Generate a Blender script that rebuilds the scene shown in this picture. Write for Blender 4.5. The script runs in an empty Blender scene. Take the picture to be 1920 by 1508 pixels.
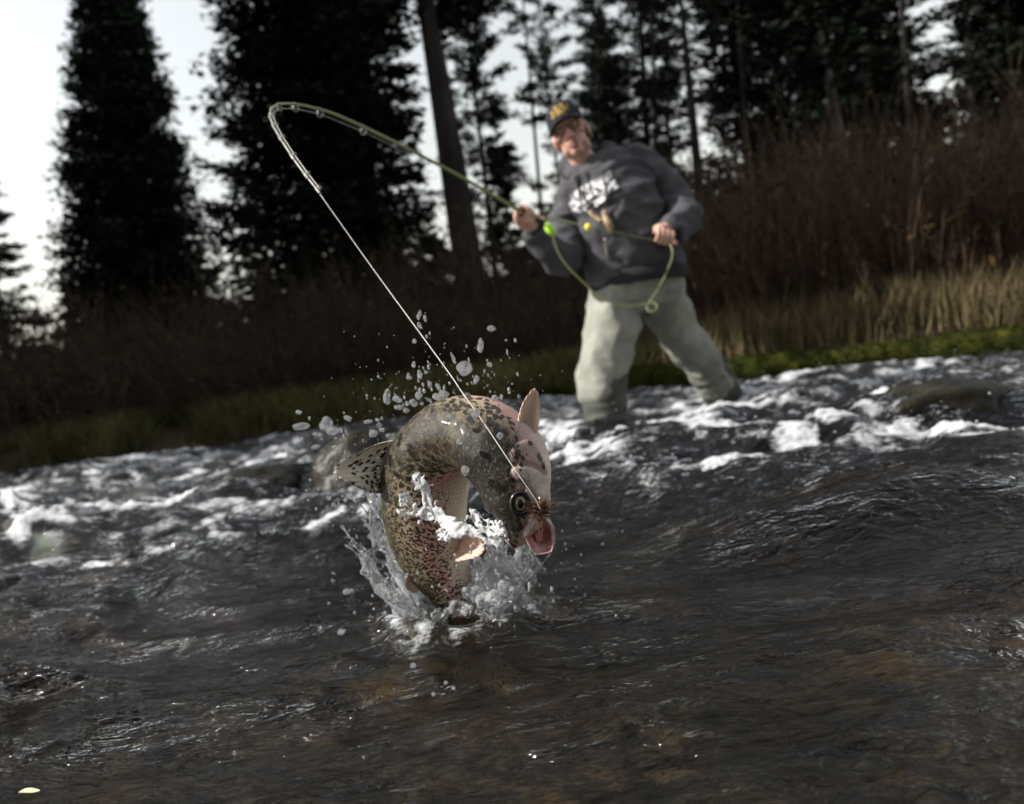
import bpy, bmesh, math, random
import numpy as np
from mathutils import Vector, Matrix
from mathutils.bvhtree import BVHTree

random.seed(7)
rng = np.random.default_rng(7)
scene = bpy.context.scene
C = scene.collection

# ------------------------------------------------------------------ camera
F = 1493.0                       # focal length in pixels of a 1920 px wide frame
CAM = np.array([0.0, 0.0, 0.37])
PITCH, ROLL = math.radians(-3.33), math.radians(8.0)
fwd = np.array([0, math.cos(PITCH), math.sin(PITCH)])
_u = np.array([0, -math.sin(PITCH), math.cos(PITCH)])
_x = np.array([1.0, 0, 0])
right = math.cos(ROLL) * _x - math.sin(ROLL) * _u
upv = math.cos(ROLL) * _u + math.sin(ROLL) * _x
cam_d = bpy.data.cameras.new('camera')
cam = bpy.data.objects.new('camera', cam_d)
C.objects.link(cam)
M = Matrix.Identity(4)
for i in range(3):
    M[i][0], M[i][1], M[i][2], M[i][3] = right[i], upv[i], -fwd[i], CAM[i]
cam.matrix_world = M
cam_d.sensor_width = 36.0
cam_d.sensor_fit = 'HORIZONTAL'
cam_d.lens = 36.0 * F / 1920.0
cam_d.clip_start = 0.02
cam_d.clip_end = 2000
cam_d.dof.use_dof = True
cam_d.dof.focus_distance = 0.90
cam_d.dof.aperture_fstop = 4.2
scene.camera = cam

# ------------------------------------------------------------------ world, sun, exposure
SUN_EL, SUN_AZ = math.radians(36), math.radians(-95)     # azimuth clockwise from +Y
world = bpy.data.worlds.new("World")
scene.world = world
world.use_nodes = True
wn = world.node_tree
for n in list(wn.nodes): wn.nodes.remove(n)
wo = wn.nodes.new('ShaderNodeOutputWorld')
wb = wn.nodes.new('ShaderNodeBackground')
ws = wn.nodes.new('ShaderNodeTexSky')
ws.sky_type = 'NISHITA'
ws.sun_disc = False
ws.sun_elevation = SUN_EL
ws.sun_rotation = SUN_AZ
ws.air_density, ws.dust_density, ws.ozone_density = 2.0, 1.0, 1.0
wh = wn.nodes.new('ShaderNodeHueSaturation')
wh.inputs['Saturation'].default_value = 0.3
wn.links.new(ws.outputs[0], wh.inputs['Color'])
wt = wn.nodes.new('ShaderNodeMix'); wt.data_type = 'RGBA'; wt.blend_type = 'MULTIPLY'; wt.inputs[0].default_value = 1.0
wt.inputs[7].default_value = (1.0, .98, .965, 1)
wn.links.new(wh.outputs[0], wt.inputs[6])
wn.links.new(wt.outputs[2], wb.inputs['Color'])
wb.inputs['Strength'].default_value = 0.13
wn.links.new(wb.outputs[0], wo.inputs['Surface'])

sun_vec = Vector((math.sin(SUN_AZ) * math.cos(SUN_EL), math.cos(SUN_AZ) * math.cos(SUN_EL), math.sin(SUN_EL)))
sd = bpy.data.lights.new('sun', 'SUN')
sd.energy = 5.0
sd.angle = math.radians(0.6)
sd.color = (1.0, 0.95, 0.88)
so = bpy.data.objects.new('sun', sd)
C.objects.link(so)
so.location = sun_vec * 30
so.rotation_euler = (-sun_vec).to_track_quat('-Z', 'Y').to_euler()

scene.view_settings.view_transform = 'Standard'
scene.view_settings.look = 'None'
scene.view_settings.gamma = 1.0
scene.view_settings.exposure = 0.75
scene.render.engine = 'CYCLES'
cy = scene.cycles
cy.use_denoising = True
cy.max_bounces = 8
cy.diffuse_bounces = 2
cy.glossy_bounces = 3
cy.transmission_bounces = 6
cy.transparent_max_bounces = 8
cy.sample_clamp_indirect = 6.0
cy.use_adaptive_sampling = True

# ------------------------------------------------------------------ helpers
def P(px, py, d):
    return CAM + d * (fwd + (px - 960) / F * right + (754 - py) / F * upv)

def WP(px, py, z=0.0):
    r = fwd + (px - 960) / F * right + (754 - py) / F * upv
    return CAM + r * ((z - CAM[2]) / r[2])

def img(dx, dy):
    return right * dx - upv * dy

def nrm(v):
    v = np.asarray(v, float)
    return v / (np.linalg.norm(v, axis=-1, keepdims=True) + 1e-12)

_perm = np.random.default_rng(3).permutation(256).astype(np.int64)
_perm = np.concatenate([_perm, _perm, _perm])
_g = nrm(np.random.default_rng(5).normal(size=(256, 3)))
def noise3(x, y, z, s=0):
    x, y, z = np.broadcast_arrays(np.asarray(x, float) + s * 17.13, np.asarray(y, float) + s * 7.77, np.asarray(z, float) + s * 3.31)
    xi, yi, zi = np.floor(x).astype(np.int64), np.floor(y).astype(np.int64), np.floor(z).astype(np.int64)
    xf, yf, zf = x - xi, y - yi, z - zi
    u, v, w = [t * t * t * (t * (t * 6 - 15) + 10) for t in (xf, yf, zf)]
    out = 0
    for a in (0, 1):
        for b in (0, 1):
            for c in (0, 1):
                g = _g[_perm[(_perm[(_perm[(xi + a) & 255] + yi + b) & 255] + zi + c) & 255]]
                d = g[..., 0] * (xf - a) + g[..., 1] * (yf - b) + g[..., 2] * (zf - c)
                out = out + d * (u if a else 1 - u) * (v if b else 1 - v) * (w if c else 1 - w)
    return out * 1.5
def fbm(x, y, z=0.0, o=3, s=0):
    r, a = 0, 1.0
    for i in range(o):
        r = r + a * noise3(np.asarray(x) * 2 ** i, np.asarray(y) * 2 ** i, np.asarray(z) * 2 ** i, s + i * 5)
        a *= 0.5
    return r
def sstep(a, b, x):
    t = np.clip((x - a) / (b - a), 0, 1)
    return t * t * (3 - 2 * t)

def cr(pts, n):
    """Catmull-Rom resampling of rows."""
    p = np.asarray(pts, float)
    m = len(p)
    t = np.linspace(0, m - 1, n)
    i = np.minimum(t.astype(int), m - 2)
    f = (t - i)[:, None]
    g = lambda k: p[np.clip(k, 0, m - 1)]
    p0, p1, p2, p3 = g(i - 1), g(i), g(i + 1), g(i + 2)
    return 0.5 * (2 * p1 + (p2 - p0) * f + (2 * p0 - 5 * p1 + 4 * p2 - p3) * f ** 2 + (3 * p1 - p0 - 3 * p2 + p3) * f ** 3)

def ring_faces(nr, ns, cap=True, base=0):
    f = []
    for i in range(nr - 1):
        for j in range(ns):
            a, b = base + i * ns + j, base + i * ns + (j + 1) % ns
            f.append((a, b, b + ns, a + ns))
    if cap:
        f.append(tuple(base + j for j in reversed(range(ns))))
        f.append(tuple(base + (nr - 1) * ns + j for j in range(ns)))
    return f

def loft(c, side, up, a, b, ns=24, cap=True):
    c, side, up = np.asarray(c, float), np.asarray(side, float), np.asarray(up, float)
    a, b = np.asarray(a, float), np.asarray(b, float)
    th = np.linspace(0, 2 * np.pi, ns, endpoint=False)
    v = c[:, None] + side[:, None] * (a[:, None, None] * np.cos(th)[None, :, None]) + up[:, None] * (b[:, None, None] * np.sin(th)[None, :, None])
    return v.reshape(-1, 3), ring_faces(len(c), ns, cap)

def tube(pts, rad, ns=8, n=None, cap=True):
    pts = np.asarray(pts, float)
    rad = np.broadcast_to(np.asarray(rad, float), (len(pts),))
    if n:
        q = cr(np.hstack([pts, rad[:, None]]), n)
        pts, rad = q[:, :3], np.maximum(q[:, 3], 1e-5)
    T = nrm(np.gradient(pts, axis=0))
    ref = np.array([0.13, 0.31, 0.94])
    if abs(T[0] @ ref) > 0.9: ref = np.array([1.0, 0.1, 0])
    s = [nrm(np.cross(T[0], ref))]
    for i in range(1, len(pts)):
        q = s[-1] - T[i] * (s[-1] @ T[i])
        s.append(nrm(q))
    s = np.array(s)
    u = np.cross(T, s)
    return loft(pts, s, u, rad, rad, ns, cap)

def ball(c, r, n=12, frame=None):
    r = np.broadcast_to(np.asarray(r, float), (3,))
    th = np.linspace(0, np.pi, n)[1:-1]
    ph = np.linspace(0, 2 * np.pi, 2 * n, endpoint=False)
    v = np.stack([np.sin(th)[:, None] * np.cos(ph), np.sin(th)[:, None] * np.sin(ph), np.repeat(np.cos(th)[:, None], 2 * n, 1)], -1).reshape(-1, 3) * r
    v = np.vstack([v, [[0, 0, r[2]], [0, 0, -r[2]]]])
    if frame is not None: v = v @ np.asarray(frame)
    ns, nr = 2 * n, n - 2
    f = [tuple(reversed(q)) for q in ring_faces(nr, ns, False)]
    for j in range(ns):
        f.append((nr * ns, j, (j + 1) % ns))
        f.append((nr * ns + 1, (nr - 1) * ns + (j + 1) % ns, (nr - 1) * ns + j))
    return v + np.asarray(c, float), f

def join(parts):
    V, Fc, o = [], [], 0
    for v, f in parts:
        V.append(np.asarray(v, float))
        Fc += [tuple(i + o for i in q) for q in f]
        o += len(v)
    return np.vstack(V), Fc

def make_mesh(name, v, f, mat=None, smooth=True):
    me = bpy.data.meshes.new(name)
    v = np.asarray(v, np.float32)
    if isinstance(f, np.ndarray):
        n, k = f.shape
        me.vertices.add(len(v)); me.vertices.foreach_set('co', v.ravel())
        me.loops.add(n * k); me.loops.foreach_set('vertex_index', f.astype(np.int32).ravel())
        me.polygons.add(n)
        me.polygons.foreach_set('loop_start', np.arange(0, n * k, k, dtype=np.int32))
        me.update(calc_edges=True)
    else:
        me.from_pydata(v.tolist(), [], f)
        me.update()
    me.polygons.foreach_set('use_smooth', np.full(len(me.polygons), smooth))
    if mat: me.materials.append(mat)
    return me

def tag(o, label=None, cat=None, group=None, kind=None):
    if label: o['label'] = label
    if cat: o['category'] = cat
    if group: o['group'] = group
    if kind: o['kind'] = kind
    return o

def empty(name, loc):
    o = bpy.data.objects.new(name, None)
    o.empty_display_size = 0.1
    C.objects.link(o)
    o.location = loc
    return o

def root_loc(p):
    l = np.zeros(3)
    while p is not None:
        l = l + np.array(p.location); p = p.parent
    return l

def mob(name, v, f, mat, parent=None, smooth=True, attrs=None):
    """link world-space geometry as one mesh object (a child when parent is given)"""
    v = np.asarray(v, float)
    if parent is not None:
        v = v - root_loc(parent)
    me = make_mesh(name, v, f, mat, smooth)
    for k, a in (attrs or {}).items():
        a = np.asarray(a, np.float32)
        at = me.attributes.new(k, 'FLOAT' if a.ndim == 1 else 'FLOAT_VECTOR', 'POINT')
        at.data.foreach_set('value' if a.ndim == 1 else 'vector', a.ravel())
    o = bpy.data.objects.new(name, me)
    C.objects.link(o)
    o.parent = parent
    return o

def voxel(parts, size, smooth=6, fac=0.5):
    v, f = join(parts)
    me = make_mesh('tmp', v, f)
    o = bpy.data.objects.new('tmp', me)
    C.objects.link(o)
    m = o.modifiers.new('r', 'REMESH'); m.mode = 'VOXEL'; m.voxel_size = size; m.adaptivity = 0
    if smooth:
        m = o.modifiers.new('s', 'SMOOTH'); m.factor = fac; m.iterations = smooth
    dg = bpy.context.evaluated_depsgraph_get()
    dg.update()
    e = o.evaluated_get(dg)
    m2 = bpy.data.meshes.new_from_object(e)
    n = len(m2.vertices)
    vv = np.empty(n * 3, np.float32); m2.vertices.foreach_get('co', vv)
    nn = np.empty(n * 3, np.float32); m2.vertices.foreach_get('normal', nn)
    tot = np.empty(len(m2.polygons), np.int32); m2.polygons.foreach_get('loop_total', tot)
    ix = np.empty(len(m2.loops), np.int32); m2.loops.foreach_get('vertex_index', ix)
    if np.all(tot == 4):
        ff = ix.reshape(-1, 4)
    else:
        ff = [tuple(p.vertices) for p in m2.polygons]
    bpy.data.objects.remove(o); bpy.data.meshes.remove(me); bpy.data.meshes.remove(m2)
    return vv.reshape(-1, 3).astype(float), ff, nn.reshape(-1, 3).astype(float)

def grid_faces(nr, nc):
    i = np.arange(nr - 1)[:, None] * nc + np.arange(nc - 1)[None]
    return np.stack([i, i + 1, i + 1 + nc, i + nc], -1).reshape(-1, 4)

# ------------------------------------------------------------------ materials
def mat(name, col=(0.5, 0.5, 0.5), rough=0.6, spec=0.5, **kw):
    m = bpy.data.materials.new(name)
    m.use_nodes = True
    b = m.node_tree.nodes['Principled BSDF']
    b.inputs['Base Color'].default_value = (*col, 1)
    b.inputs['Roughness'].default_value = rough
    b.inputs['Specular IOR Level'].default_value = spec
    for k, v in kw.items():
        b.inputs[k.replace('_', ' ')].default_value = v
    return m
def N(m, t, **kw):
    n = m.node_tree.nodes.new(t)
    for k, v in kw.items():
        if k in n.inputs.keys(): n.inputs[k].default_value = v
        else: setattr(n, k, v)
    return n
def L(m, a, b): m.node_tree.links.new(a, b)
def bs(m): return m.node_tree.nodes['Principled BSDF']
def ramp(m, fac, stops):
    r = N(m, 'ShaderNodeValToRGB')
    e = r.color_ramp.elements
    while len(e) < len(stops): e.new(0.5)
    for k, (p, c) in enumerate(stops):
        e[k].position = p
        e[k].color = (*c, 1) if len(c) == 3 else c
    L(m, fac, r.inputs['Fac'])
    return r
def coords(m, scale=(1, 1, 1), attr=None, which='Object'):
    mp = N(m, 'ShaderNodeMapping')
    mp.inputs['Scale'].default_value = scale
    if attr:
        a = N(m, 'ShaderNodeAttribute', attribute_name=attr); L(m, a.outputs['Vector'], mp.inputs['Vector'])
    else:
        t = N(m, 'ShaderNodeTexCoord'); L(m, t.outputs[which], mp.inputs['Vector'])
    return mp.outputs['Vector']
def ntex(m, vec, scale, detail=4, rough=0.55, dist=0.0):
    n = N(m, 'ShaderNodeTexNoise', Scale=scale, Detail=detail, Roughness=rough, Distortion=dist)
    L(m, vec, n.inputs['Vector'])
    return n.outputs['Fac']
def bump(m, h, dist=0.01, strength=1.0, prev=None):
    b = N(m, 'ShaderNodeBump', Distance=dist, Strength=strength)
    L(m, h, b.inputs['Height'])
    if prev: L(m, prev, b.inputs['Normal'])
    return b.outputs['Normal']
def math_n(m, op, a, b=None, c=None, clamp=False):
    n = N(m, 'ShaderNodeMath', operation=op); n.use_clamp = clamp
    for i, q in enumerate((a, b, c)):
        if q is None: continue
        if isinstance(q, (int, float)): n.inputs[i].default_value = q
        else: L(m, q, n.inputs[i])
    return n.outputs[0]
def mixc(m, fac, a, b):
    n = N(m, 'ShaderNodeMix', data_type='RGBA')
    for s, q in ((0, fac), (6, a), (7, b)):
        if isinstance(q, (int, float)): n.inputs[s].default_value = q
        elif isinstance(q, tuple): n.inputs[s].default_value = (*q, 1)
        else: L(m, q, n.inputs[s])
    return n.outputs[2]
def mottled(name, stops, scale=6, rough=0.8, detail=5, bdist=0.01, spec=0.3, sc=(1, 1, 1), bs_scale=None):
    m = mat(name, rough=rough, spec=spec)
    v = coords(m, sc)
    f = ntex(m, v, scale, detail, 0.6)
    r = ramp(m, f, stops)
    L(m, r.outputs['Color'], bs(m).inputs['Base Color'])
    if bdist:
        L(m, bump(m, ntex(m, v, bs_scale or scale * 4, 4), bdist), bs(m).inputs['Normal'])
    return m

# ------------------------------------------------------------------ river surface and terrain
bank_px = [(-400, 945), (0, 888), (300, 848), (560, 812), (820, 778), (1020, 752), (1230, 728), (1400, 712), (1700, 682), (1920, 660), (2300, 620)]
bank_xy = np.array([WP(*p)[:2] for p in bank_px])
def ybank(x):
    x = np.asarray(x, float)
    y = np.interp(x, bank_xy[:, 0], bank_xy[:, 1])
    y = y + 0.10 * noise3(x * 0.9, 0.3, 0.1, 3) + 0.04 * noise3(x * 3.1, 0.3, 0.1, 4)
    return y

humps = [(1790, 800, .12, .42, .16), (1640, 985, .085, .36, .12), (1450, 1060, -.03, .25, .06), (470, 960, .085, .24, .11),
         (150, 985, .05, .35, .17), (60, 1030, .015, .3, .14), (1080, 850, .05, .2, .1), (1350, 800, .05, .3, .08),
         (1240, 860, .05, .3, .1), (640, 930, .05, .2, .12), (330, 930, .05, .4, .08), (1900, 900, .05, .4, .12), (1000, 1330, .012, .2, .06), (420, 1330, .02, .25, .05),
         (1750, 1210, .018, .2, .05), (620, 1230, .012, .2, .04)]
humps_w = [(WP(a, b)[0], WP(a, b)[1], c, d, e) for a, b, c, d, e in humps]
foam_px = [
 ([(1465, 732), (1520, 716), (1590, 706)], 1.0), ([(1540, 742), (1600, 726)], .7), ([(1690, 712), (1755, 690)], .8), ([(1745, 737), (1792, 731)], .8),
 ([(1640, 768), (1680, 752)], .8), ([(1000, 812), (1060, 808), (1110, 828), (1160, 822)], .9), ([(1040, 860), (1120, 878), (1160, 868)], 1.0), ([(1010, 830), (1030, 880)], .9),
 ([(1290, 762), (1330, 752)], .8), ([(1385, 745), (1418, 770)], .9), ([(1180, 815), (1250, 792), (1320, 780), (1415, 772)], 1.0), ([(1220, 840), (1290, 812)], .8),
 ([(1320, 858), (1400, 845)], .9), ([(1430, 800), (1490, 796)], .8), ([(1470, 860), (1520, 846)], .8), ([(1545, 845), (1590, 830), (1650, 832), (1780, 828), (1850, 822)], 1.0), ([(1620, 850), (1700, 845)], .6),
 ([(1850, 840), (1930, 838)], .7), ([(1200, 905), (1280, 890)], .5), ([(1360, 890), (1450, 885)], .45), ([(1250, 930), (1100, 905)], .4),
 ([(310, 912), (350, 893), (430, 885), (540, 862), (640, 845)], 1.0), ([(440, 868), (520, 850)], .6), ([(255, 872), (292, 862)], .8), ([(325, 858), (400, 842)], .5),
 ([(0, 950), (20, 940), (30, 962)], 1.0), ([(0, 972), (90, 965)], .8), ([(200, 965), (300, 952), (370, 946), (410, 960)], 1.0), ([(400, 930), (370, 955)], .7),
 ([(215, 1003), (290, 986), (340, 975)], .9), ([(60, 1040), (80, 1015), (140, 1018)], 1.0), ([(0, 1030), (60, 1030)], .7), ([(400, 985), (480, 975), (560, 965)], .55), ([(330, 1010), (430, 1000)], .6),
 ([(585, 995), (665, 977)], .8), ([(190, 1050), (320, 1035)], .5), ([(120, 905), (230, 892)], .4), ([(680, 985), (740, 960)], .6), ([(480, 1010), (560, 1000)], .5),
]
foam_w = [(np.array([WP(*q)[:2] for q in pl]), w) for pl, w in foam_px]
ENTRY = WP(866, 1165)

def river_z(X, Y, want_foam=False):
    """height of the water surface (and foam cover) at world x, y"""
    rap = sstep(1.35, 2.3, Y + 0.15 * X * 0 + 0.25 * noise3(X * .8, Y * .8, 0.5, 9))
    shore = 1 - 0.75 * sstep(-0.9, -0.05, Y - ybank(X))
    # flow-aligned warped coordinates
    wx = 0.20 * noise3(X * 1.3, Y * 1.7, 0.2, 11)
    wy = 0.12 * noise3(X * 1.1, Y * 2.1, 0.7, 12)
    u, v = X + wx, Y + wy + 0.10 * X
    z = (0.024 + 0.05 * rap) * shore * noise3(u * 1.5, v * 2.6, 0, 1)
    r2 = 1 - 2 * np.abs(noise3(u * 2.4, v * 5.5, 0.3, 2))
    z += (0.015 + 0.026 * rap) * shore * (r2 - .3)
    r3 = 1 - 2 * np.abs(noise3(u * 5.5, v * 13.0, 0.6, 6))
    mod = .30 + 1.15 * sstep(-.35, .45, noise3(u * 1.3, v * 2.4, .4, 14))
    z += (0.0085 + 0.012 * rap) * mod * shore * r3
    z += (0.0066 + 0.004 * rap) * mod * noise3(u * 9, v * 24, 0.9, 7)
    z += 0.0018 * mod * (1 - 2 * np.abs(noise3(u * 20, v * 46, 0.9, 8)))
    for hx, hy, a, sx, sy in humps_w:
        e = ((X - hx) / sx) ** 2 + ((Y - hy) / sy) ** 2
        z += a * np.exp(-e)
    # ring thrown up where the fish breaks the surface
    rr = np.hypot(X - ENTRY[0], Y - ENTRY[1])
    z += 0.016 * np.exp(-((rr - .11) / .03) ** 2) * (1 + .8 * noise3(X * 18, Y * 18, 0, 21)) + .006 * np.cos(rr * 70) * np.exp(-rr * 7)
    if not want_foam: return z
    foam = np.zeros_like(X)
    for pl, w in foam_w:
        d = np.full_like(X, 9.0)
        for a, b in zip(pl[:-1], pl[1:]):
            ab = b - a
            t = np.clip(((X - a[0]) * ab[0] + (Y - a[1]) * ab[1]) / (ab @ ab), 0, 1)
            d = np.minimum(d, np.hypot((X - a[0] - t * ab[0]) * 0.9, (Y - a[1] - t * ab[1])))
        wid = 0.028 + 0.014 * pl[:, 1].mean()
        foam = np.maximum(foam, w * np.exp(-(d / wid) ** 2))
    n1 = fbm(u * 9, v * 16, 0.1, 4, 31)
    n2 = fbm(u * 3, v * 7, 0.1, 3, 37)
    nat = sstep(0.30, 0.95, r2 + 0.5 * r3 + 0.5 * n2) * rap * 0.48
    f = np.clip(foam * (0.84 + 1.5 * n1) + nat * (0.7 + 1.3 * n1) * (1 - .5 * foam), 0, 1.2)
    z = z + foam * (0.008 + 0.010 * n1) + 0.008 * f * fbm(X * 30, Y * 40, 0.2, 3, 41)
    e = np.exp(-((rr - .10) / .045) ** 2)
    f = np.maximum(f, e * (.35 + .8 * fbm(X * 26, Y * 26, 0, 3, 51)))
    return z, np.clip(f, 0, 1)

def tz(x, y):
    """ground height"""
    x, y = np.asarray(x, float), np.asarray(y, float)
    d = y - ybank(x)
    z = np.interp(d, [-6, -2, -.5, -.12, 0, .06, .25, 1, 4, 15, 55, 90, 500], [-.22, -.4, -.38, -.25, -.02, .07, .15, .2, .45, 1.15, 5.4, 5.9, 5.9])
    z = z + np.clip(d * .2, 0, 1) * (0.10 * noise3(x * .7, y * .7, .2, 61) + np.clip(d * .01, 0, 1) * 1.2 * noise3(x * .06, y * .06, .2, 62))
    return z

nu = 900
ys = np.concatenate([np.linspace(-1.2, .28, 50), .3 * (8.2 / .3) ** np.linspace(0, 1, 520)])
us = np.linspace(-1, 1, nu)
X = us[None] * (0.75 + np.maximum(ys, 0)[:, None] * 1.05)
Y = np.repeat(ys[:, None], nu, 1)
Zw, Fo = river_z(X, Y, True)

wm = mat('river_water', (0.93, 0.95, 0.93), 0.03, 0.5)
wm.node_tree.nodes.remove(bs(wm))
tr = N(wm, 'ShaderNodeBsdfTransparent'); tr.inputs[0].default_value = (.62, .57, .47, 1)
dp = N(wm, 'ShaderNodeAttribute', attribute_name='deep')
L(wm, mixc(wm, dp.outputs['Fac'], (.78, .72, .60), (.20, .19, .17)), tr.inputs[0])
gs = N(wm, 'ShaderNodeBsdfGlossy', Roughness=.05); gs.inputs[0].default_value = (1, 1, 1, 1)
fr = N(wm, 'ShaderNodeFresnel', IOR=1.36)
gl = N(wm, 'ShaderNodeMixShader'); L(wm, fr.outputs[0], gl.inputs[0]); L(wm, tr.outputs[0], gl.inputs[1]); L(wm, gs.outputs[0], gl.inputs[2])
fm = N(wm, 'ShaderNodeBsdfPrincipled', Roughness=0.45)
fm.inputs['Base Color'].default_value = (0.70, 0.72, 0.75, 1)
at = N(wm, 'ShaderNodeAttribute', attribute_name='foam')
v1 = coords(wm, (13, 34, 13)); v2 = coords(wm, (34, 85, 34))
nn1 = ntex(wm, v1, 1.0, 4, .6, .6); nn2 = ntex(wm, v2, 1.0, 3, .6, .4)
hh = math_n(wm, 'MULTIPLY', math_n(wm, 'ADD', nn1, math_n(wm, 'MULTIPLY', nn2, .6)), ramp(wm, ntex(wm, coords(wm, (2.2, 4.5, 2)), 1.0, 2), [(.33, (.42, .42, .42)), (.60, (1, 1, 1))]).outputs['Color'])
nb = bump(wm, hh, 0.019, 0.95)
L(wm, nb, gs.inputs['Normal']); L(wm, nb, fr.inputs['Normal'])
v3 = coords(wm, (34, 80, 60))
nf = ntex(wm, v3, 1.0, 6, .7)
L(wm, bump(wm, nf, .02, .8), fm.inputs['Normal'])
ff = math_n(wm, 'ADD', at.outputs['Fac'], math_n(wm, 'MULTIPLY', math_n(wm, 'SUBTRACT', nf, .5), 1.9))
mr = N(wm, 'ShaderNodeMapRange', interpolation_type='SMOOTHSTEP')
L(wm, ff, mr.inputs['Value'])
mr.inputs['From Min'].default_value = .30; mr.inputs['From Max'].default_value = 1.15
gate = math_n(wm, 'MULTIPLY', mr.outputs[0], math_n(wm, 'MULTIPLY', at.outputs['Fac'], 4.0, clamp=True))
ms = N(wm, 'ShaderNodeMixShader')
L(wm, math_n(wm, 'MULTIPLY', gate, .9), ms.inputs[0]); L(wm, gl.outputs[0], ms.inputs[1]); L(wm, fm.outputs[0], ms.inputs[2])
L(wm, ms.outputs[0], wm.node_tree.nodes['Material Output'].inputs['Surface'])
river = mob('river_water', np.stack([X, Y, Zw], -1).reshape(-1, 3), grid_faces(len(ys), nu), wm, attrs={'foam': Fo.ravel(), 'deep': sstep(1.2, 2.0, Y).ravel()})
tag(river, 'dark shallow river with white rapids', kind='structure')

# river bed
bx, by = np.meshgrid(np.linspace(-11, 11, 440), np.linspace(-2, 8.5, 260))
bz = np.minimum(tz(bx, by), -.02 * 0 + 9) - .0
bz = bz + .05 * fbm(bx * 2.2, by * 2.2, .4, 4, 71) + .025 * np.abs(noise3(bx * 8, by * 8, .4, 75))
bz = np.where(by > ybank(bx) - .15, bz - .3, bz)
bed_m = mat('bed_stone', rough=.8, spec=.2)
v = coords(bed_m, (1, 1, 1))
wv_ = N(bed_m, 'ShaderNodeTexNoise', Scale=7.0, Detail=3.0); L(bed_m, v, wv_.inputs['Vector'])
wa = N(bed_m, 'ShaderNodeVectorMath', operation='MULTIPLY_ADD'); L(bed_m, wv_.outputs['Color'], wa.inputs[0]); wa.inputs[1].default_value = (.16, .10, 0); L(bed_m, v, wa.inputs[2])
st = N(bed_m, 'ShaderNodeMapping'); st.inputs['Scale'].default_value = (5, 15, 5); L(bed_m, wa.outputs[0], st.inputs['Vector'])
f1 = ntex(bed_m, st.outputs[0], 1.5, 7, .68, .4)
f2 = ntex(bed_m, v, 2.3, 4, .6)
f3 = ntex(bed_m, v, 1.3, 3, .5)
c1 = ramp(bed_m, f1, [(.30, (.006, .005, .004)), (.42, (.022, .018, .013)), (.52, (.085, .066, .044)), (.58, (.030, .026, .022)), (.68, (.15, .125, .10)), (.80, (.24, .20, .15))])
c3 = ramp(bed_m, f1, [(.30, (.012, .007, .002)), (.48, (.14, .09, .02)), (.60, (.07, .042, .012)), (.72, (.48, .33, .07))])
c4 = ramp(bed_m, f1, [(.30, (.010, .007, .005)), (.5, (.085, .052, .036)), (.62, (.036, .026, .02)), (.75, (.17, .125, .095))])
m1 = ramp(bed_m, f2, [(.55, (0, 0, 0)), (.68, (1, 1, 1))]); m2 = ramp(bed_m, f3, [(.54, (0, 0, 0)), (.66, (1, 1, 1))])
c2 = mixc(bed_m, m2.outputs['Color'], mixc(bed_m, math_n(bed_m, 'MAXIMUM', m1.outputs['Color'], math_n(bed_m, 'MULTIPLY', N(bed_m, 'ShaderNodeAttribute', attribute_name='ochre').outputs['Fac'], 1.1, clamp=True)), c1.outputs['Color'], c3.outputs['Color']), c4.outputs['Color'])
L(bed_m, c2, bs(bed_m).inputs['Base Color'])
L(bed_m, bump(bed_m, f1, .04), bs(bed_m).inputs['Normal'])
och = sum(np.exp(-((bx - WP(a, b)[0]) / sx) ** 2 - ((by - WP(a, b)[1]) / sy) ** 2) for a, b, sx, sy in [(1790, 1215, .14, .05), (1650, 1240, .08, .03), (1020, 1270, .10, .06), (440, 1475, .09, .05), (620, 1480, .07, .03), (870, 1255, .06, .04), (1500, 1170, .12, .05)])
bed = mob('river_bed', np.stack([bx, by, bz], -1).reshape(-1, 3), grid_faces(260, 440), bed_m, attrs={'ochre': och.ravel()})
tag(bed, 'brown stony river bed under the shallow water', kind='structure')

# ground beyond the river
dd = np.concatenate([[-.5, -.25, -.12, -.05], np.linspace(0, .4, 12), .45 * (480 / .45) ** np.linspace(0, 1, 80)])
gx = np.concatenate([-12 * (300 / 12.) ** np.linspace(1, 0, 30)[:-1], np.linspace(-12, 12, 300), 12 * (300 / 12.) ** np.linspace(0, 1, 30)[1:]])
GX = np.repeat(gx[None], len(dd), 0)
GY = ybank(GX) + dd[:, None]
GZ = tz(GX, GY) + .02 * noise3(GX * 4, GY * 4, .2, 63)
g_m = mottled('forest_soil', [(.3, (.012, .009, .006)), (.55, (.035, .026, .016)), (.75, (.07, .055, .03))], 3.0, .95, 6, .03, .1)
gr = mob('ground', np.stack([GX, GY, GZ], -1).reshape(-1, 3), grid_faces(len(dd), len(gx)), g_m)
tag(gr, 'dark forest floor rising from the river bank', kind='structure')

# ------------------------------------------------------------------ conifers
needle_dark = mottled('needles_dark', [(.3, (.007, .011, .007)), (.6, (.013, .020, .011)), (.8, (.024, .033, .016))], 1.2, .75, 3, 0, .15)
needle_blue = mottled('needles_bluish', [(.3, (.014, .020, .014)), (.6, (.028, .040, .026)), (.8, (.05, .065, .04))], 1.2, .75, 3, 0, .15)
bark_m = mottled('bark', [(.3, (.010, .009, .008)), (.55, (.026, .022, .020)), (.75, (.05, .044, .04))], 5, .9, 6, .03, .1, (1, 1, .18), 9)
bark_grey = mottled('bark_grey', [(.3, (.09, .08, .072)), (.55, (.17, .15, .14)), (.75, (.26, .235, .22))], 5, .9, 6, .03, .1, (1, 1, .18), 9)

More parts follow.
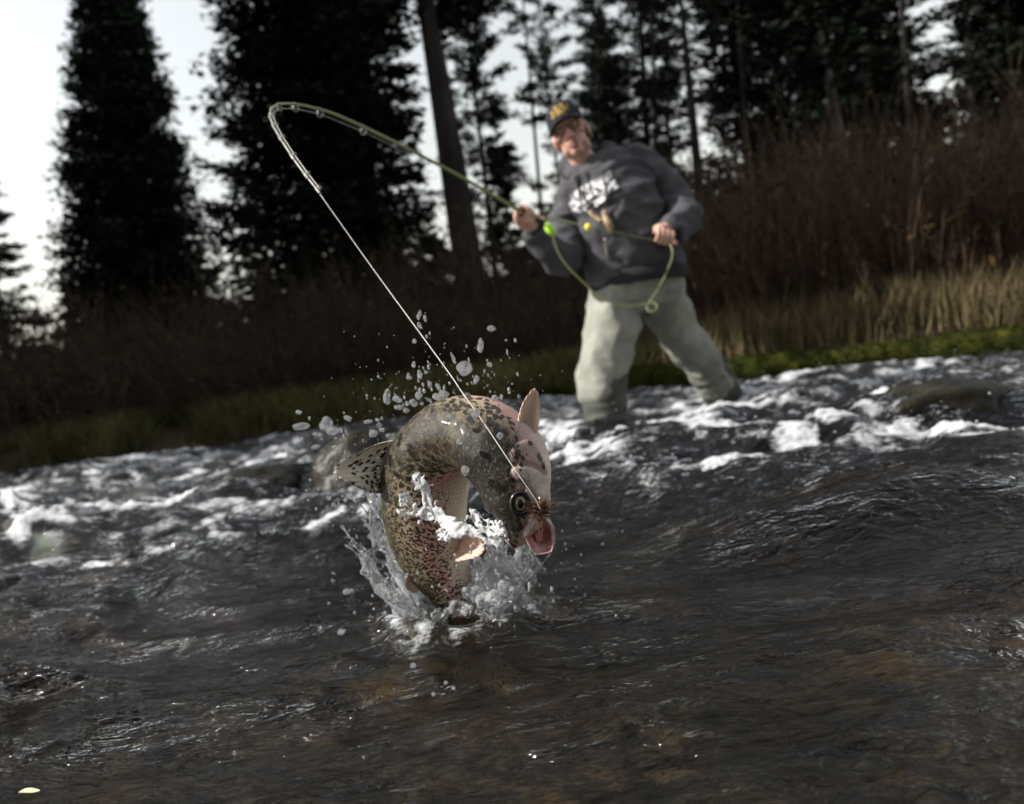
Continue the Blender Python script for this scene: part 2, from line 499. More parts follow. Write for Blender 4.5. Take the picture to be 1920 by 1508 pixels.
def needle_tris(h, R, seed, n, z0=.05, p=.6, up=.25, droop=.5, size=.2, tuft=0.0, rag=.35, inner=.12, wid=.34, low=.9):
    """diamond-shaped needle sprays spread along whorled branches; local z is the trunk axis"""
    r = np.random.default_rng(seed)
    nb = max(30, int(n / 60))
    t = r.random(nb) ** low
    zb = h * (z0 + (1 - z0) * t)
    az = r.random(nb) * 2 * np.pi
    Lb = R * np.maximum((1 - t) ** p, .03) * (1 - rag + rag * 1.4 * r.random(nb) ** .7)
    w = Lb / Lb.sum()
    k = r.choice(nb, n, p=w)
    q = inner + (1 - inner) * (r.random(n) ** .7)
    if tuft > 0:
        q = np.where(r.random(n) < tuft, .72 + .28 * r.random(n), q)
    slope = up * t[k] - droop * (1 - t[k]) * .5
    d = np.stack([np.cos(az[k]), np.sin(az[k]), slope], -1)
    pos = d * (Lb[k] * q)[:, None]
    pos[:, 2] += zb[k] + .12 * Lb[k] * q ** 2
    spread = .10 * Lb[k] * (1.1 - .6 * q) + .04
    pos += r.normal(size=(n, 3)) * spread[:, None] * np.array([1, 1, .5])
    ang = az[k] + r.normal(size=n) * .8
    dirv = nrm(np.stack([np.cos(ang), np.sin(ang), slope * .6 + r.normal(size=n) * .35], -1))
    sl = size * (.6 + .8 * r.random(n))
    sd_ = nrm(np.cross(dirv, nrm(r.normal(size=(n, 3)) * .6 + np.array([0, 0, 1.0]))))
    a = pos - dirv * (sl * .5)[:, None]
    b = pos + sd_ * (sl * wid * .5)[:, None]
    c = pos + dirv * (sl * .5)[:, None]
    e = pos - sd_ * (sl * wid * .5)[:, None]
    V = np.stack([a, b, c, e], 1).reshape(-1, 3)
    return V, np.arange(4 * n).reshape(-1, 4), (az, zb, Lb, t)

def trunk_mesh(h, r0, bend=.0, seed=0, top=.12):
    r = np.random.default_rng(seed)
    zz = np.concatenate([[-1.2, -.3, 0, .25], np.linspace(.8, h, 12)])
    rad = np.interp(zz, [-1.2, 0, .3, h], [r0 * 1.6, r0 * 1.35, r0, r0 * top])
    x = bend * np.sin(zz / h * 2.2 + seed) * .5
    y = bend * np.sin(zz / h * 1.7 + seed * 2) * .5
    return tube(np.stack([x, y, zz], -1), rad, 12)

def limbs(info, seed, k=40, r0=.018):
    az, zb, Lb, t = info
    r = np.random.default_rng(seed)
    parts = []
    for i in r.choice(len(az), min(k, len(az)), replace=False):
        d = np.array([np.cos(az[i]), np.sin(az[i]), .25 * t[i] - .25 * (1 - t[i])])
        p0 = np.array([0, 0, zb[i]])
        parts.append(tube([p0, p0 + d * Lb[i] * .5, p0 + d * Lb[i] * .95 + [0, 0, .1 * Lb[i]]], [r0, r0 * .7, r0 * .25], 4))
    return join(parts)

def tree(base, top, D, R, label, n=9000, group=None, name='conifer', m=None, bm=None, tr=.12, seed=1, limb=40, extra=None, lean=1.0, **kw):
    b, t = P(base[0], base[1], D), P(top[0], top[1], D)
    ax = nrm(t - b)
    # slide down the axis to the ground
    g = b - ax * ((b[2] - float(tz(b[0], b[1]))) / ax[2])
    h = float(np.linalg.norm(t - g))
    root = empty(name, g)
    q = Vector(ax).to_track_quat('Z', 'Y')
    root.rotation_euler = q.to_euler()
    tag(root, label, 'tree', group)
    def child(nm, v, f, mt, sm=True):
        me = make_mesh(nm, v, f, mt, sm)
        o = bpy.data.objects.new(nm, me); C.objects.link(o); o.parent = root
        if nm != 'trunk': o['kind'] = 'stuff'
        return o
    child('trunk', *trunk_mesh(h, tr, .12, seed), bm or bark_m)
    if n:
        V, Fc, info = needle_tris(h, R, seed, n, **kw)
        child('crown', V, Fc, m or needle_dark, False)
        if limb: child('limbs', *limbs(info, seed, limb), bm or bark_m)
    return root, h

# the big columnar conifer and its small neighbours, image left
tree((288, 740), (190, -130), 22, 2.25, 'tall narrow columnar conifer standing alone against the pale sky', 105000, p=.60, low=1.15, wid=.5, seed=11, z0=.0, m=needle_blue, size=.17, rag=.3, up=.5, droop=.2, tr=.22)
tree((14, 720), (-34, 300), 30, 1.9, 'ragged conifer cut off by the left edge of the photo', 9000, p=.75, seed=12, m=needle_blue, size=.26, rag=.5, tr=.14)
tree((152, 690), (118, 540), 34, .95, 'smallest conifer, a little spire left of the tall columnar one', 2500, p=.9, seed=13, size=.22, rag=.4, tr=.06)
# the dense black spruce and its companion
tree((610, 720), (505, -420), 16, 2.15, 'broad dense black spruce with ragged left edge behind the rod tip', 70000, p=.45, seed=14, size=.17, rag=.42, up=.2, droop=.5, tr=.2, wid=.42, limb=60)
tree((725, 700), (640, -330), 19, 1.55, 'dense dark spruce between the broad spruce and the thick bare trunk', 26000, p=.4, seed=15, size=.22, rag=.35, tr=.16, wid=.4)
# thick trunk
tree((905, 690), (694, -560), 13, 1.5, 'thickest bare trunk, leaning left behind the middle of the rod', 9000, z0=.5, p=.4, seed=16, size=.2, rag=.5, tr=.27, limb=20)
# slim pines in the gap
tree((940, 640), (845, -200), 20, .95, 'slim thin-stemmed pine just right of the thickest bare trunk', 13000, z0=.16, p=.35, seed=17, m=needle_blue, size=.15, rag=.7, tuft=.5, tr=.085, up=.5, droop=.1)
tree((975, 640), (926, 190), 22, .85, 'small young fir half hidden behind the fishing rod and raised hand', 7000, p=.7, seed=18, size=.2, rag=.5, tr=.06)
tree((1085, 640), (996, -140), 25, 1.0, 'pale feathery pine rising directly behind the cap', 9000, z0=.12, p=.4, seed=19, m=needle_blue, size=.16, rag=.7, tuft=.4, tr=.07, up=.5, droop=.1)
tree((1180, 640), (1118, 40), 27, 1.55, 'bushy mid-height conifer behind the shoulder of the angler', 24000, p=.5, seed=20, size=.18, rag=.4, tr=.1)
tree((1232, 640), (1180, -260), 20, 1.3, 'dark straight pine trunk with sparse tufts above the left shoulder of the angler', 16000, z0=.2, p=.4, seed=21, size=.15, rag=.7, tuft=.4, tr=.125)
tree((1165, 640), (1100, -130), 26, 1.25, 'hazy dark pine filling the gap behind the hood of the angler', 15000, z0=.1, p=.4, seed=41, m=needle_blue, size=.16, rag=.6, tr=.09)
tree((1275, 640), (1228, -160), 24, .95, 'narrow dark pine between the tufted trunk and the bare black trunk', 9000, z0=.1, p=.4, seed=42, size=.16, rag=.6, tr=.09)
for i, (xb, xt, D, tr_, lb) in enumerate([(1252, 1214, 17, .075, 'thin bare trunk between the tufted pine and the bare black trunk'), (1425, 1362, 16, .085, 'slim dark trunk at the left end of the right-hand wood'),
        (1735, 1668, 15, .10, 'slim dark trunk on the left side of the bright gap at upper right'), (1850, 1790, 15.5, .09, 'slim dark trunk crossing the bright gap at upper right'), (1030, 962, 19, .06, 'thinnest bare trunk in the sky gap left of the cap')]):
    tree((xb, 660), (xt, -220), D, .8, lb, 1500, z0=.45, p=.4, seed=45 + i, size=.15, rag=.6, tr=tr_, limb=45, bm=bark_m)
root, h9 = tree((1340, 660), (1254, -180), 15, 1.1, 'bare black trunk with dead twigs beside the sky gap', 900, z0=.35, p=.3, seed=22, size=.13, rag=.6, tr=.125, limb=70)
# right-hand wood
tree((1640, 700), (1478, -260), 12.5, 1.4, 'grey slanting trunk rising from the reddish shrubs', 5000, z0=.42, p=.4, seed=23, size=.2, rag=.5, tr=.115, bm=bark_grey)
for i, (xb, xt, yt, D, R, n, sd_, lb) in enumerate([
    (1440, 1350, -200, 21, 1.75, 16000, 31, 'dark spruce just right of the bare black trunk'),
    (1520, 1430, -260, 24, 1.9, 16000, 32, 'dark spruce filling the wood left of the grey slanting trunk'),
    (1610, 1545, -220, 19, 1.6, 19000, 33, 'very dark spruce directly behind the grey slanting trunk'),
    (1690, 1618, -300, 20, 1.55, 20000, 34, 'dark spruce on the left side of the bright gap at upper right'),
    (1800, 1738, 190, 30, 1.9, 9000, 35, 'low ragged conifer under the bright gap at upper right'),
    (1905, 1848, -300, 20, 1.45, 19000, 36, 'dark spruce on the right side of the bright gap at upper right'),
    (1990, 1925, -250, 17, 1.7, 22000, 37, 'black conifer at the right edge of the photo')]):
    tree((xb, 680), (xt, yt), D, R, lb, n, p=.42, seed=sd_, size=.22, rag=.4, tr=.13, wid=.4)
# low conifers that close the wood behind the shrubs
fill = [(450, 640, 34, 1.6), (520, 560, 30, 1.9), (640, 480, 28, 1.8), (760, 430, 26, 1.6), (835, 440, 30, 1.5), (1000, 470, 30, 1.6), (1060, 400, 34, 1.9), (1130, 380, 30, 1.9),
        (1215, 420, 33, 1.6), (1380, 330, 28, 1.7), (1470, 250, 32, 2.0), (1570, 220, 30, 2.0), (1660, 180, 29, 2.0), (1860, 250, 28, 1.9), (1960, 200, 27, 2.0)]
for i, (x, yt, D, R) in enumerate(fill):
    hz = 666 - .1405 * (x - 960)
    tree((x, hz), (x - (hz - yt) * .12, yt), D, R, 'dark young conifer in the packed understorey behind the riverside shrubs', 6500, group='young conifers packed behind the shrubs',
         p=.6, seed=60 + i, size=.26, rag=.4, tr=.08, limb=0, wid=.42)

# ------------------------------------------------------------------ shrubs
stem_red = mottled('stem_red', [(.3, (.020, .012, .009)), (.52, (.060, .037, .026)), (.68, (.19, .135, .095))], 1.0, .8, 3, 0, .15, (26, 26, 1.5))
stem_dark = mottled('stem_dark', [(.3, (.022, .016, .012)), (.55, (.05, .035, .026)), (.70, (.11, .085, .062))], 1.0, .8, 3, 0, .15, (26, 26, 1.5))
leaf_dry = mottled('leaf_dry', [(.3, (.025, .013, .006)), (.6, (.06, .036, .012)), (.8, (.04, .042, .012))], 3.0, .8, 3, 0, .1)
def shrub_mesh(seed, ns, H, spread, fan=.25, twigs=4, r0=.006):
    r = np.random.default_rng(seed)
    V, Fc, o = [], [], 0
    tip = []
    segs = []
    for i in range(ns):
        b = np.array([*(r.normal(size=2) * spread), -.05])
        d = nrm(np.array([b[0] * fan / spread * .5 + r.normal() * fan * .5, b[1] * fan / spread * .4 + r.normal() * fan * .4, 1.0]))
        h = H * (.45 + .6 * r.random())
        side = np.array([r.normal(), r.normal(), 0]) * .07
        q = np.linspace(0, 1, 5)[:, None]
        pts = b + d * h * q + side * h * q ** 2
        rr = r0 * (.6 + .8 * r.random())
        segs.append((pts, np.linspace(rr, rr * .25, 5)))
        for k in range(twigs):
            t = .25 + .7 * r.random()
            p = b + d * h * t + side * h * t * t
            dv = nrm(d + r.normal(size=3) * .45)
            l = h * (.12 + .25 * r.random())
            segs.append((np.stack([p, p + dv * l * .5 + [0, 0, .02], p + dv * l + [0, 0, .05]]), np.array([rr * .45, rr * .3, rr * .12])))
            tip.append((p + dv * l * r.random(), dv))
    for pts, rad in segs:
        v, f = tube(pts, rad, 3, cap=False)
        V.append(v); Fc += [tuple(k + o for k in q) for q in f]; o += len(v)
    # a few clinging dry leaves
    tp = np.array([t[0] for t in tip]); n = len(tp)
    dv = nrm(r.normal(size=(n, 3))); sv = nrm(np.cross(dv, r.normal(size=(n, 3)))); s = (.012 + .02 * r.random(n))[:, None]
    LV = np.stack([tp - dv * s, tp + sv * s * .4, tp + dv * s, tp - sv * s * .4], 1).reshape(-1, 3)
    return (np.vstack(V), Fc), (LV, np.arange(4 * n).reshape(-1, 4))
protos = {}
def shrub(x, y, H, label, group, kind, seed, sc=1.0):
    key = (kind, seed % 4)
    if key not in protos:
        if kind == 'red': st, lf = shrub_mesh(200 + seed % 4, 95, 1.0, .20, .20, 5, .0045)
        else: st, lf = shrub_mesh(300 + seed % 4, 110, 1.0, .34, .5, 6, .0045)
        protos[key] = (make_mesh('stems', *st, stem_red if kind == 'red' else stem_dark), make_mesh('leaves', *lf, leaf_dry, False))
    z = float(tz(x, y))
    root = empty('shrub', (x, y, z))
    root.scale = (H * sc, H * sc, H)
    root.rotation_euler = (0, 0, seed * 1.7)
    tag(root, label, 'shrub', group)
    for nm, me in zip(('stems', 'leaves'), protos[key]):
        o = bpy.data.objects.new(nm, me); C.objects.link(o); o.parent = root; o['kind'] = 'stuff'
    return root
gi = 0
for i in range(34):
    px = 1330 + (i % 17) * 37 + random.uniform(-14, 14)
    d = (7.0 if i < 17 else 9.0) + random.uniform(-.6, .8) - (px - 1330) * .0012
    p = P(px, 600, d)
    shrub(p[0], p[1], (1.3 if i < 17 else 1.75) * random.uniform(.6, 1.25), 'leafless reddish-brown willow shrub rooted just behind the dry grass right of the angler' if i < 17 else 'taller leafless reddish willow shrub at the back of the thicket right of the angler', 'reddish willow shrubs behind the dry grass' if i < 17 else 'taller willow shrubs at the back of the thicket', 'red', i)
for i in range(40):
    px = -80 + (i % 20) * 62 + random.uniform(-20, 20)
    d = (7.6 if i < 20 else 10.2) + random.uniform(-.5, .8)
    p = P(px, 760, d)
    shrub(p[0], p[1], (.95 if i < 20 else 1.35) * random.uniform(.7, 1.3), 'low tangled dark bare shrub behind the olive grass left of the angler' if i < 20 else 'taller dark bare shrub at the foot of the conifers left of the angler', 'low dark shrubs behind the olive grass' if i < 20 else 'taller dark shrubs at the foot of the conifers', 'dark', i, 1.1)

# ------------------------------------------------------------------ grass and moss (stuff)
def blades(xy, H, seed, lean=.25, w=.006):
    r = np.random.default_rng(seed)
    n = len(xy)
    z = tz(xy[:, 0], xy[:, 1])
    b = np.column_stack([xy, z - .02])
    h = H * (.4 + .75 * r.random(n))
    az = r.random(n) * 2 * np.pi
    side = np.column_stack([np.cos(az), np.sin(az), np.zeros(n)]) * (w * (.6 + .8 * r.random(n)))[:, None]
    ld = np.column_stack([r.normal(size=(n, 2)) * lean, np.ones(n)]) * h[:, None]
    mid = b + ld * np.array([.35, .35, .55]); top = b + ld * np.array([1.0, 1.0, .95])
    V = np.stack([b - side, b + side, mid + side * .7, mid - side * .7, top], 1).reshape(-1, 3)
    i = np.arange(n)[:, None] * 5
    f4 = i + np.array([0, 1, 2, 3]); f3 = i + np.array([3, 2, 4])
    return V, [tuple(q) for q in f4] + [tuple(q) for q in f3]
grass_tan = mottled('grass_tan', [(.3, (.03, .022, .010)), (.55, (.085, .066, .032)), (.75, (.19, .15, .08))], 2.5, .8, 3, 0, .15)
grass_olive = mottled('grass_olive', [(.3, (.035, .034, .012)), (.55, (.09, .085, .03)), (.75, (.17, .14, .06))], 1.6, .8, 3, 0, .15)
def scatter(n, x0, x1, d0, d1, seed, clump=.5):
    r = np.random.default_rng(seed)
    x = x0 + (x1 - x0) * r.random(n * 3)
    d = d0 + (d1 - d0) * r.random(n * 3) ** 1.3
    k = noise3(x * 2.3, d * 2.3, .1, seed) + .35 > r.random(n * 3) * clump * 2 - clump * .3
    x, d = x[k][:n], d[k][:n]
    return np.column_stack([x, ybank(x) + d])
xr0 = WP(1230, 728)[0]
xl1 = WP(900, 770)[0]
v, f = blades(scatter(3800, xr0, 4.8, .10, 1.5, 81), .38, 82, .22, .005)
tag(mob('grass', v, f, grass_tan, smooth=False), 'dry straw-coloured grass standing along the right bank', 'grass', kind='stuff')
v, f = blades(scatter(20000, -8, xr0, .02, .9, 83), .24, 84, .4, .005)
tag(mob('grass', v, f, grass_olive, smooth=False), 'short olive grass along the left bank', 'grass', kind='stuff')

# moss cushion along the water's edge, right half
moss_m = mottled('moss', [(.3, (.008, .011, .001)), (.55, (.022, .026, .003)), (.75, (.055, .055, .006))], 7, .9, 5, .01, .1)
mx = np.linspace(WP(1010, 750)[0], 6.5, 420)
mt = np.linspace(-.3, 1, 22) * np.pi
w = .12 + .05 * noise3(mx * 1.3, 0, 0, 91); hgt = (.085 + .05 * noise3(mx * 1.7, 0, 0, 92)) * sstep(-.0, .5, mx - mx[0])
cyy = ybank(mx) + .10
MX = np.repeat(mx[:, None], 22, 1)
MY = cyy[:, None] - w[:, None] * np.cos(mt)[None]
MZ = .03 + hgt[:, None] * np.sin(mt)[None] + .03
ln = .022 * fbm(MX * 12, MY * 12, MZ * 12, 4, 93)
MY, MZ = MY - ln, MZ + ln
tag(mob('moss', np.stack([MX, MY, MZ], -1).reshape(-1, 3), grid_faces(420, 22)[:, ::-1], moss_m), 'bright green moss cushion along the edge of the right bank', 'moss', kind='stuff')
r_ = np.random.default_rng(94)
ii, jj = r_.integers(0, 419, 26000), r_.integers(0, 21, 26000)
mp_ = np.stack([MX, MY, MZ], -1)[ii, jj] + r_.normal(size=(26000, 3)) * .01
up_ = nrm(np.column_stack([np.zeros(26000), -np.cos(mt[jj]), np.sin(mt[jj])]) + r_.normal(size=(26000, 3)) * .5)
sd2 = nrm(np.cross(up_, r_.normal(size=(26000, 3)))) * .004
V = np.stack([mp_ - sd2, mp_ + sd2, mp_ + up_ * (.012 + .022 * r_.random((26000, 1)))], 1).reshape(-1, 3)
tag(mob('moss', V, np.arange(78000).reshape(-1, 3), moss_m, smooth=False), 'short moss fronds on the green cushion of the right bank', 'moss', kind='stuff')
# tall conifers on the left bank beyond the frame: they shade the bank, as the photograph shows
for i, (x, y, h) in enumerate([(-9.3, 6.1, 18), (-9.6, 7.0, 18), (-12.2, 6.5, 18), (-9.9, 7.9, 16), (-12.6, 8.2, 17), (-9.6, 9.1, 16), (-11.2, 9.6, 17), (-10.4, 11.4, 18), (-13.0, 11.8, 17), (-12.2, 14.2, 19), (-15.5, 14.6, 18), (-14.5, 17.2, 19), (-18, 17.5, 18), (-17.5, 20.5, 20), (-21, 21.5, 19)]):
    key = 'shade%d' % (i % 2)
    if key not in protos:
        V, Fc, info = needle_tris(18, 2.6, 500 + i, 16000, p=.5, size=.34, rag=.35, wid=.5)
        protos[key] = (make_mesh('crown', V, Fc, needle_dark, False), make_mesh('trunk', *trunk_mesh(18, .25, .1, i), bark_m))
    root = empty('conifer', (x, y, float(tz(x, y))))
    root.scale = (1, 1, h / 18)
    root.rotation_euler = (0, 0, i * 1.3)
    tag(root, 'tall dark conifer on the left bank beyond the edge of the photo, shading the shrubs', 'tree', 'tall conifers beyond the left edge')
    for nm, me in zip(('crown', 'trunk'), protos[key]):
        o = bpy.data.objects.new(nm, me); C.objects.link(o); o.parent = root
        if nm == 'crown': o['kind'] = 'stuff'

# unseen conifers added behind the camera to block sky light from the front
for i in range(13):
    x = -15 + 2.5 * i + random.uniform(-.6, .6); y = -7.5 - random.uniform(0, 2.5) - .02 * x * x
    key = 'shade%d' % (i % 2)
    root = empty('conifer', (x, y, -.2))
    k = random.uniform(.55, .8)
    root.scale = (.9, .9, k)
    root.rotation_euler = (0, 0, i * 2.1)
    tag(root, 'dark unseen conifer added behind the camera to block sky light', 'tree', 'unseen conifers added behind the camera')
    for nm, me in zip(('crown', 'trunk'), protos[key]):
        o = bpy.data.objects.new(nm, me); C.objects.link(o); o.parent = root
        if nm == 'crown': o['kind'] = 'stuff'
nbx, nby = np.meshgrid(np.linspace(-60, 60, 60), np.linspace(-60, -3.2, 40))
tag(mob('ground', np.stack([nbx, nby, np.clip((-4.2 - nby) * .35, -.5, .6) + .06 * noise3(nbx, nby, 0, 65)], -1).reshape(-1, 3), grid_faces(40, 60), g_m), 'near bank behind the camera', kind='structure')
# ------------------------------------------------------------------ the angler
skin_m = mat('skin', (.50, .30, .23), .5, .4)
sv = coords(skin_m, (1, 1, 1))
L(skin_m, ramp(skin_m, ntex(skin_m, sv, 22, 4), [(.3, (.40, .21, .155)), (.55, (.52, .31, .24)), (.75, (.58, .37, .29))]).outputs['Color'], bs(skin_m).inputs['Base Color'])
bs(skin_m).inputs['Subsurface Weight'].default_value = .1
bs(skin_m).inputs['Subsurface Radius'].default_value = (.01, .004, .002)
lip_m = mat('lips', (.30, .13, .115), .5)
hood_m = mottled('hoodie_cloth', [(.3, (.056, .055, .062)), (.6, (.078, .077, .086)), (.8, (.098, .097, .106))], 14, .9, 5, .002, .15, (1, 1, 1), 260)
hood_dark = mottled('hoodie_dark', [(.3, (.024, .024, .029)), (.7, (.036, .036, .042))], 14, .9, 5, .002, .15, (1, 1, 1), 260)
wader_m = mottled('wader_cloth', [(.3, (.17, .175, .15)), (.55, (.235, .24, .205)), (.8, (.32, .325, .285))], 9, .7, 5, .002, .3, (1, 1, 1), 120)
gaiter_m = mottled('gaiter_cloth', [(.3, (.035, .038, .033)), (.55, (.06, .064, .056)), (.8, (.10, .105, .092))], 12, .7, 5, .002, .3, (1, 1, 1), 120)  # dark gaiter cloth, deepened to paint in the shade on the image-left shin
cap_m = mat('cap_cloth', (.018, .020, .030), .85, .2)
patch_m = mottled('cap_patch', [(.42, (.03, .025, .02)), (.5, (.24, .16, .045)), (.62, (.36, .25, .075))], 60, .8, 2, 0, .2)

MD = 3.55
px_ = MD / F
person = empty('person', tuple(P(1190, 800, 3.6) * [1, 1, 0] + [0, 0, -.38]))
tag(person, 'person in grey hooded sweatshirt, dark cap and pale waders standing knee-deep, holding a bent rod', 'person')

# torso frame
def t_rings(rows):
    c = np.array([P(x, y, d) for x, y, d, *_ in rows])
    side = nrm(np.array([img(*r[5]) + fwd * r[6] for r in rows]))
    T = nrm(np.gradient(c, axis=0))
    side = nrm(side - T * (side * T).sum(-1, keepdims=True))
    upx = np.cross(T, side)
    a = np.array([r[3] for r in rows]) * px_
    b = np.array([r[4] for r in rows]) * px_
    return c, side, upx, a, b
def loft_rows(rows, n=28, ns=36):
    R_ = [list(r[:5]) + list(r[5]) + [r[6]] for r in rows]
    q = cr(R_, n)
    return loft(*t_rings([(r[0], r[1], r[2], r[3], r[4], (r[5], r[6]), r[7]) for r in q]), ns=ns)

torso = [(1193, 518, 3.56, 86, 60, (170, -45), 0), (1186, 485, 3.55, 86, 58, (170, -48), 0), (1171, 440, 3.53, 82, 58, (165, -52), 0), (1156, 400, 3.53, 79, 58, (160, -55), 0), (1143, 362, 3.54, 80, 54, (150, -60), 0),
         (1130, 330, 3.56, 74, 46, (140, -62), 0), (1116, 309, 3.57, 46, 36, (135, -60), 0) ]
arm_r = [(1178, 312, 3.57, 36), (1210, 318, 3.57, 34), (1238, 348, 3.57, 31), (1266, 385, 3.55, 28), (1279, 403, 3.50, 28), (1271, 423, 3.42, 26), (1264, 432, 3.37, 22), (1259, 436, 3.35, 20)]
arm_l = [(1082, 362, 3.57, 34), (1067, 385, 3.57, 31), (1060, 430, 3.55, 29), (1060, 470, 3.50, 28), (1050, 484, 3.44, 26), (1030, 465, 3.38, 23), (1014, 445, 3.33, 21), (1005, 430, 3.30, 18)]
def limb(rows, n=24, ns=18, grow=0.0):
    return tube([P(x, y, d) for x, y, d, _ in rows], [(r + grow) * px_ for *_, r in rows], ns, n)

# hood lying round the neck
hc = P(1106, 304, 3.58)
hu = nrm(img(-.38, -.92)); hs = nrm(img(.92, -.38)); hf = nrm(np.cross(hs, hu))
hf = hf if hf @ fwd < 0 else -hf
th = np.linspace(0, 2 * np.pi, 25)
ringp = [hc + hs * (.095 * math.sin(t)) + hf * (.085 * math.cos(t) - .02) + hu * (.006 - .058 * math.cos(t)) for t in th]
hood = tube(ringp, .028, 12, cap=False)
hood_back = ball(hc - hf * .10 + hu * .0, (.10, .055, .085), 14, np.array([hs, hf, hu]))

def wrinkle(v, n, amp, fields):
    d = 0
    for (sx, sy, sz), a, s, ridge in fields:
        q = noise3(v[:, 0] * sx, v[:, 1] * sy, v[:, 2] * sz, s)
        d = d + a * ((1 - 2 * np.abs(q)) if ridge else q)
    return v + n * (amp * d)[:, None]

hv, hf_, hn = voxel([loft_rows(torso), limb(arm_r), limb(arm_l), hood, hood_back], .0085, 7)
hv = wrinkle(hv, hn, .019, [((4, 4, 9), 1.0, 101, True), ((9, 9, 16), .55, 102, True), ((3, 3, 3), .6, 103, False), ((20, 20, 30), .15, 104, False)])
hoodie = mob('hoodie', hv, hf_, hood_m, person)
# ribbed hem and cuffs
hem = [(1194, 510, 3.555, 91, 67, (170, -45), 0), (1196, 523, 3.555, 93, 69, (170, -45), 0), (1198, 535, 3.555, 90, 65, (170, -45), 0)]
mob('hem', *loft_rows(hem, 8, 48), hood_dark, hoodie)
mob('cuff', *tube([P(1266, 431, 3.385), P(1260, 436, 3.355), P(1255, 440, 3.335)], [.056, .055, .050], 20, 8), hood_dark, hoodie)
mob('cuff', *tube([P(1012, 441, 3.325), P(1005, 431, 3.30), P(1000, 424, 3.285)], [.052, .050, .046], 20, 8), hood_dark, hoodie)
hbv = BVHTree.FromPolygons(hv.tolist(), [tuple(int(i) for i in q) for q in hf_])
def on_hoodie(x, y, off=.004):
    d = P(x, y, 1.0) - CAM
    h = hbv.ray_cast(Vector(CAM), Vector(d))
    if h[0] is None: return P(x, y, 3.4)
    return np.array(h[0]) - nrm(d) * off
def decal(corners, nu_, nv_, off, keep=None):
    tl, tr_, br, bl = [np.array(c, float) for c in corners]
    V, uv = [], []
    for j in range(nv_):
        for i in range(nu_):
            a, b = i / (nu_ - 1), j / (nv_ - 1)
            q = (tl * (1 - a) + tr_ * a) * (1 - b) + (bl * (1 - a) + br * a) * b
            V.append(on_hoodie(q[0], q[1], off)); uv.append((a, b, 0))
    Fq = [q for q in grid_faces(nv_, nu_)[:, ::-1].tolist() if keep is None or all(keep(*uv[k][:2]) for k in q)]
    V = np.array(V); G = V.reshape(nv_, nu_, 3).copy()
    for _ in range(3):
        G[1:-1, 1:-1] = (G[1:-1, 1:-1] * 2 + G[:-2, 1:-1] + G[2:, 1:-1] + G[1:-1, :-2] + G[1:-1, 2:]) / 6
    return G.reshape(-1, 3), Fq, np.array(uv)
print_m = mat('hoodie_print', (.7, .7, .7), .7)
pv = coords(print_m, (1, .55, 1), attr='print_uv')
nz = ntex(print_m, pv, 5.0, 3, .6, 1.2)
L(print_m, ramp(print_m, nz, [(.44, (.06, .06, .07)), (.50, (.62, .62, .64)), (.8, (.74, .74, .76))]).outputs['Color'], bs(print_m).inputs['Base Color'])
def keep_print(a, b):
    if a < .22: return ((a - .22) / .22) ** 2 + ((b - .45) / .45) ** 2 < 1
    if b > .80 and .25 < a < .40: return False
    if b > .93 and a > .72: return False
    return True
v, f, uv = decal([(1056, 372), (1143, 320), (1162, 354), (1086, 412)], 64, 34, .006, keep_print)
mob('chest_print', v, f, print_m, hoodie, attrs={'print_uv': uv})
v, f, uv = decal([(1122, 478), (1232, 440), (1246, 490), (1132, 526)], 30, 16, .010, lambda a, b: not (b < .5 and (a < .16 * (1 - 2 * b) or a > 1 - .16 * (1 - 2 * b))))
mob('front_pocket', v, f, hood_m, hoodie)
for x0, x1, y1 in ((1082, 1086, 372), (1098, 1112, 366)):
    pts = [on_hoodie(x0 + (x1 - x0) * t, 322 + (y1 - 322) * t, .008) for t in np.linspace(0, 1, 8)]
    mob('drawstring', *tube(pts, .0035, 6), hood_dark, hoodie)

# waders
pelvis = [(1190, 500, 3.57, 78, 50, (170, -45), 0), (1192, 530, 3.57, 79, 54, (170, -42), 0), (1192, 555, 3.57, 76, 52, (170, -38), 0), (1200, 578, 3.58, 62, 44, (170, -35), 0)]
leg_l = [(1160, 525, 3.56, 44), (1154, 560, 3.55, 45), (1148, 610, 3.53, 43), (1141, 660, 3.51, 40), (1130, 705, 3.51, 35), (1132, 745, 3.50, 31), (1136, 790, 3.50, 29), (1139, 850, 3.50, 28)]
leg_r = [(1228, 525, 3.58, 42), (1240, 560, 3.61, 40), (1264, 605, 3.68, 35), (1295, 650, 3.76, 32), (1325, 692, 3.84, 32), (1345, 722, 3.90, 29), (1362, 752, 3.95, 28), (1385, 800, 4.0, 27)]
wv, wf, wn_ = voxel([loft_rows(pelvis), limb(leg_l[:6], 30, 24), limb(leg_r[:6], 30, 24)], .009, 7)
low = sstep(560, 760, 0 * wv[:, 0] + 754 - ((wv - CAM) @ upv) / ((wv - CAM) @ fwd) * F)
wv = wrinkle(wv, wn_, .017, [((6, 6, 4.5), 1.0, 111, True), ((14, 14, 9), .45, 112, True), ((4, 4, 7), .7, 113, True), ((2.5, 2.5, 2.5), .8, 114, False)])
wv = wv + wn_ * (low * .006 * (1 - 2 * np.abs(noise3(wv[:, 0] * 9 + wv[:, 2] * 8, wv[:, 1] * 9, wv[:, 2] * 16, 115))))[:, None]
waders = mob('waders', wv, wf, wader_m, person)
